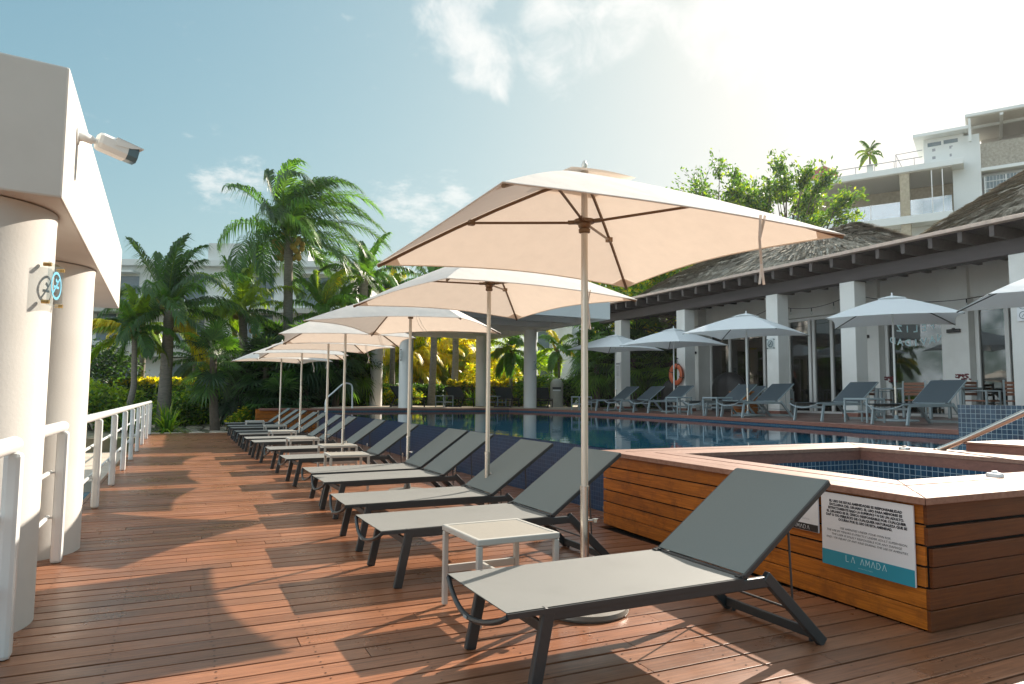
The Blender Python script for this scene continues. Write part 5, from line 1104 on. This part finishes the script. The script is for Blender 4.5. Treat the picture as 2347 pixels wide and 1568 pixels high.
def hedge(label, a, b, w_, z0, z1, n, cols, seed, topcol, size=.07, name='hedge'):
    r_ = random.Random(seed); A_, B_ = Vector((*a, 0)), Vector((*b, 0)); d = (B_ - A_); nrm = Vector((-d.y, d.x, 0)).normalized(); root = thing(name, label, 'hedge', (*a, z0)); g = MB()
    for i in range(n):
        t = r_.random(); f = r_.random()
        if f < .45: s_, z = -1 + r_.uniform(0, .25), r_.uniform(z0, z1)
        elif f < .9: s_, z = r_.uniform(-1, 1), z1 - abs(r_.gauss(0, .06))
        else: s_, z = r_.uniform(-1, 1), r_.uniform(z0, z1)
        bump_ = .10 * math.sin(t * 37) + .07 * math.sin(t * 91); p = A_ + d * t + nrm * (s_ * w_ / 2 + bump_ * .5); p.z = z + bump_ * (.6 if z > z1 - .3 else .1)
        aa = Vector((r_.uniform(-1, 1), r_.uniform(-1, 1), r_.uniform(-1, 1))).normalized(); bb_ = aa.cross(Vector((r_.uniform(-1, 1), r_.uniform(-1, 1), r_.uniform(-1, 1)))).normalized(); sz = size * r_.uniform(.6, 1.3)
        col = topcol if (z > z1 - .2 and r_.random() < .8) else cols[r_.randrange(len(cols))]
        g.add([tuple(p - aa * sz), tuple(p + bb_ * sz * .5), tuple(p + aa * sz), tuple(p - bb_ * sz * .5)], [(0, 1, 2, 3)], 0, jit(col, r_, .35))
    g.build('foliage', M_leafb, root, uv=False)
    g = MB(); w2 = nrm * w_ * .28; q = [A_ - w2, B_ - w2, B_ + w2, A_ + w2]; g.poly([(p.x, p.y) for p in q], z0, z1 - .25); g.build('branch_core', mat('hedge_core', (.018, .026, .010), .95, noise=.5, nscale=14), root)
hedge('clipped hedge with a bright yellow top behind the guard rail', (-2.6, 33.6), (1.6, 32.4), 1.5, -.03, 1.85, 9000, [GREEN, MID, LIME], 81, YEL, .085)
hedge('clipped hedge with a yellow top behind the loungers under the pergola', (11.6, 31.4), (15.2, 29.6), 1.2, .78, 1.95, 7000, [MID, GREEN, DRY], 82, YEL, .085)
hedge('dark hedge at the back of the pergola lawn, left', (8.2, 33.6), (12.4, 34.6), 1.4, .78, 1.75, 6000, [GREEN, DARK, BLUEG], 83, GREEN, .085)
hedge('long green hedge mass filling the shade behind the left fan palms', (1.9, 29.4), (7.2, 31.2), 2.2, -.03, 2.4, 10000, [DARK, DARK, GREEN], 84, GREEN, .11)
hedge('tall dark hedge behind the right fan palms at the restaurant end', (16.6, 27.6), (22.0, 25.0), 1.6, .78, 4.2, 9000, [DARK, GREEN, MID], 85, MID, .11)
shrub('round leafy sea grape shrub with light leaves beside the white column', (-2.6, 27.9, .75), (1.5, 1.4, 1.0), 5200, [MID, LIME, GREEN], 91, .10, topcol=LIME)
shrub('dark bushy shrub between the path and the stout palm', (.1, 30.4, .7), (1.3, 1.2, .95), 4200, [GREEN, MID, LIME], 92, .08)
shrub('loose grey green shrub high behind the column, beside the white block', (-2.9, 33.0, 2.2), (1.5, 1.2, 1.5), 3000, [BLUEG, DARK, GREEN], 93, .09)
shrub('broad green shrub right of the round column, behind the litter bin', (14.9, 28.5, 1.45), (1.4, 1.1, .85), 5200, [GREEN, MID, LIME], 94, .10)
shrub('dark shrub right of the litter bin', (16.2, 27.7, 1.5), (1.1, .9, .8), 3600, [DARK, GREEN, MID], 95, .09)
shrub('sunlit yellow shrub under the pergola by the second column', (9.2, 31.2, 1.25), (1.2, .8, .6), 3000, [LIME, YEL, MID], 96, .08)
shrub('green shrub with yellow flecks left of the second round column', (7.1, 30.2, 1.7), (.9, .8, 1.0), 3600, [MID, LIME, GREEN], 97, .09)
shrub('small yellow lit shrub at the foot of the fan palm by the path', (2.0, 27.0, .38), (.5, .4, .45), 1100, [YEL, LIME, MID], 98, .07)
shrub('orange yellow croton shrub beside the back column of the pergola', (13.9, 31.6, 1.9), (1.6, 1.0, 1.3), 4200, [YEL, LIME, YEL], 99, .12)
for (d, c, r3, n, sd2) in SHR: shrub(d, c, r3, n, [YEL, YEL, LIME], sd2, .15)
# strap leaved plants
def strap_plant(label, c, n, L, seed, cols, w_=.035, name='spider_lily'):
    r_ = random.Random(seed); root = thing(name, label, 'plant', c); g = MB()
    for i in range(n):
        az = r_.uniform(0, 6.28); el = R(r_.uniform(20, 85)); d = Vector((math.sin(az) * math.cos(el), math.cos(az) * math.cos(el), math.sin(el))); p = Vector(c) + Vector((r_.uniform(-.15, .15), r_.uniform(-.15, .15), 0)); s_ = d.cross(Vector((0, 0, 1))).normalized() * w_; l_ = L * r_.uniform(.7, 1.1); col = jit(cols[r_.randrange(len(cols))], r_); pr_ = [tuple(p - s_), tuple(p + s_)]; k = 5
        for j in range(1, k + 1):
            d = (d + Vector((0, 0, -.28))).normalized(); p = p + d * l_ / k; q = s_ * (1 - (j / k) ** 2); pr_ += [tuple(p - q), tuple(p + q)]
        g.add(pr_, [(2 * j, 2 * j + 1, 2 * j + 3, 2 * j + 2) for j in range(k)], 0, col)
    g.build('leaves', M_leaf, root, uv=False); return root
strap_plant('large strap leaved lily clump at the far end of the guard rail', (-.35, 25.6, -.03), 130, 1.25, 101, [MID, GREEN, LIME]); strap_plant('strap leaved lily clump left of the rail end, behind the rail', (-1.5, 26.4, -.03), 110, 1.2, 102, [GREEN, MID]); strap_plant('small strap leaved plant beside the pergola lounger', (12.1, 29.5, .78), 60, .9, 103, [LIME, MID])
strap_plant('strap leaved plant by the yellow shrub right of the path', (2.6, 26.0, -.03), 70, .8, 104, [GREEN, DARK])

def tree(label, base, crown, r3, n, seed, cols, topcol, clumps=38, size=.13, twig=True):
    r_ = random.Random(seed); root = thing('broadleaf_tree', label, 'tree', base); b = Vector(base); c = Vector(crown); fork = b.lerp(c, .55)
    g = MB(); g.tube([b, b.lerp(fork, .5) + Vector((.15, .1, 0)), fork], [.30, .24, .18], 10); g.build('trunk', M_bark, root, smooth=60); g = MB(); gb = MB()
    for k in range(clumps):
        v = Vector((r_.gauss(0, 1), r_.gauss(0, 1), r_.gauss(.25, .9))).normalized() * r_.uniform(.35, 1.0); o = c + Vector((v.x * r3[0], v.y * r3[1], v.z * r3[2])); mid = fork.lerp(o, .55) + Vector((r_.uniform(-.3, .3), r_.uniform(-.3, .3), r_.uniform(-.2, .3)))
        gb.tube([fork, mid, o], [.085, .045, .012], 6, caps=False)
        for q in range(5):     # leafy twigs reaching out of the clump
            dv = (v + Vector((r_.uniform(-.7, .7), r_.uniform(-.7, .7), r_.uniform(-.1, 1.0)))).normalized(); L_ = r_.uniform(.5, 1.6); gb.tube([o, o + dv * L_], [.012, .004], 4, caps=False)
            for j in range(n // (clumps * 5)):
                p = o + dv * L_ * r_.uniform(.05, 1.03) + Vector((r_.gauss(0, .13), r_.gauss(0, .13), r_.gauss(0, .13))); aa = (dv + Vector((r_.uniform(-1, 1), r_.uniform(-1, 1), r_.uniform(-1, 1)))).normalized(); bb_ = aa.cross(Vector((r_.uniform(-1, 1), r_.uniform(-1, 1), r_.uniform(-1, 1)))).normalized(); sz = size * r_.uniform(.6, 1.25)
                col = topcol if r_.random() < .25 else cols[r_.randrange(len(cols))]; g.add([tuple(p - aa * sz), tuple(p + bb_ * sz * .4), tuple(p + aa * sz), tuple(p - bb_ * sz * .4)], [(0, 1, 2, 3)], 0, jit(col, r_, .35))
    g.build('crown', M_leafb, root, uv=False); gb.build('branches', M_bark, root); return root
tree('airy green broadleaf tree rising behind the thatched roofs, before the hotel', (25.5, 24.0, .78), (25.6, 23.9, 9.9), (3.2, 3.0, 2.5), 11500, 111, [MID, GREEN, BLUEG], LIME, 40, size=.115)
tree('smaller left part tree with wispy branches against the sky, behind the big umbrella', (22.6, 25.2, .78), (22.7, 25.0, 10.4), (1.5, 1.5, 1.3), 2300, 112, [MID, GREEN, BLUEG], LIME, 15, size=.105)
tree('yellow green tree mass above the white pergola roof, left of the thatch', (20.2, 27.8, .78), (20.3, 27.6, 6.0), (3.6, 3.0, 2.2), 15000, 113, [MID, LIME, MID], YEL, 46)
tree('broad tree filling the gap behind the dark thatch', (24.5, 30.0, .78), (24.0, 29.0, 7.2), (4.0, 3.0, 2.4), 12000, 114, [GREEN, MID, DARK], LIME, 40)
pz = thing('planter', 'tall square planter with a little palm on the hotel terrace', 'planter', hp(2.48, 1.0, 17.76)); g = MB(); g.box(2.28, 2.68, .8, 1.2, 17.77, 18.4, 0, HM); g.build('box', M_hotel, pz)
q_ = HM @ Vector((2.48, 1.0, 0)); coco_palm('little palm growing in the planter on the hotel terrace', (q_.x, q_.y, 18.4), (q_.x, q_.y, 19.25), (0, 0), .07, .05, None, 120, L=1.1, n=14, cols=[MID, LIME, GREEN], ll=.32, elr=(-25, 80), lw=.06)

# ---------------------------------------------------------------- sea haze
hz = bpy.data.materials.new('haze'); hz.use_nodes = True; t = hz.node_tree; t.nodes.remove(t.nodes['Principled BSDF'])
pv = t.nodes.new('ShaderNodeVolumePrincipled'); pv.inputs['Density'].default_value = HAZE; pv.inputs['Color'].default_value = (.93, .95, .97, 1); pv.inputs['Anisotropy'].default_value = 0.55
t.links.new(pv.outputs[0], t.nodes['Material Output'].inputs['Volume'])
g = MB(); g.box(-121, 161, -51, 201, -1.8, 25); o = g.build('haze', hz, uv=False); o['kind'] = 'stuff'
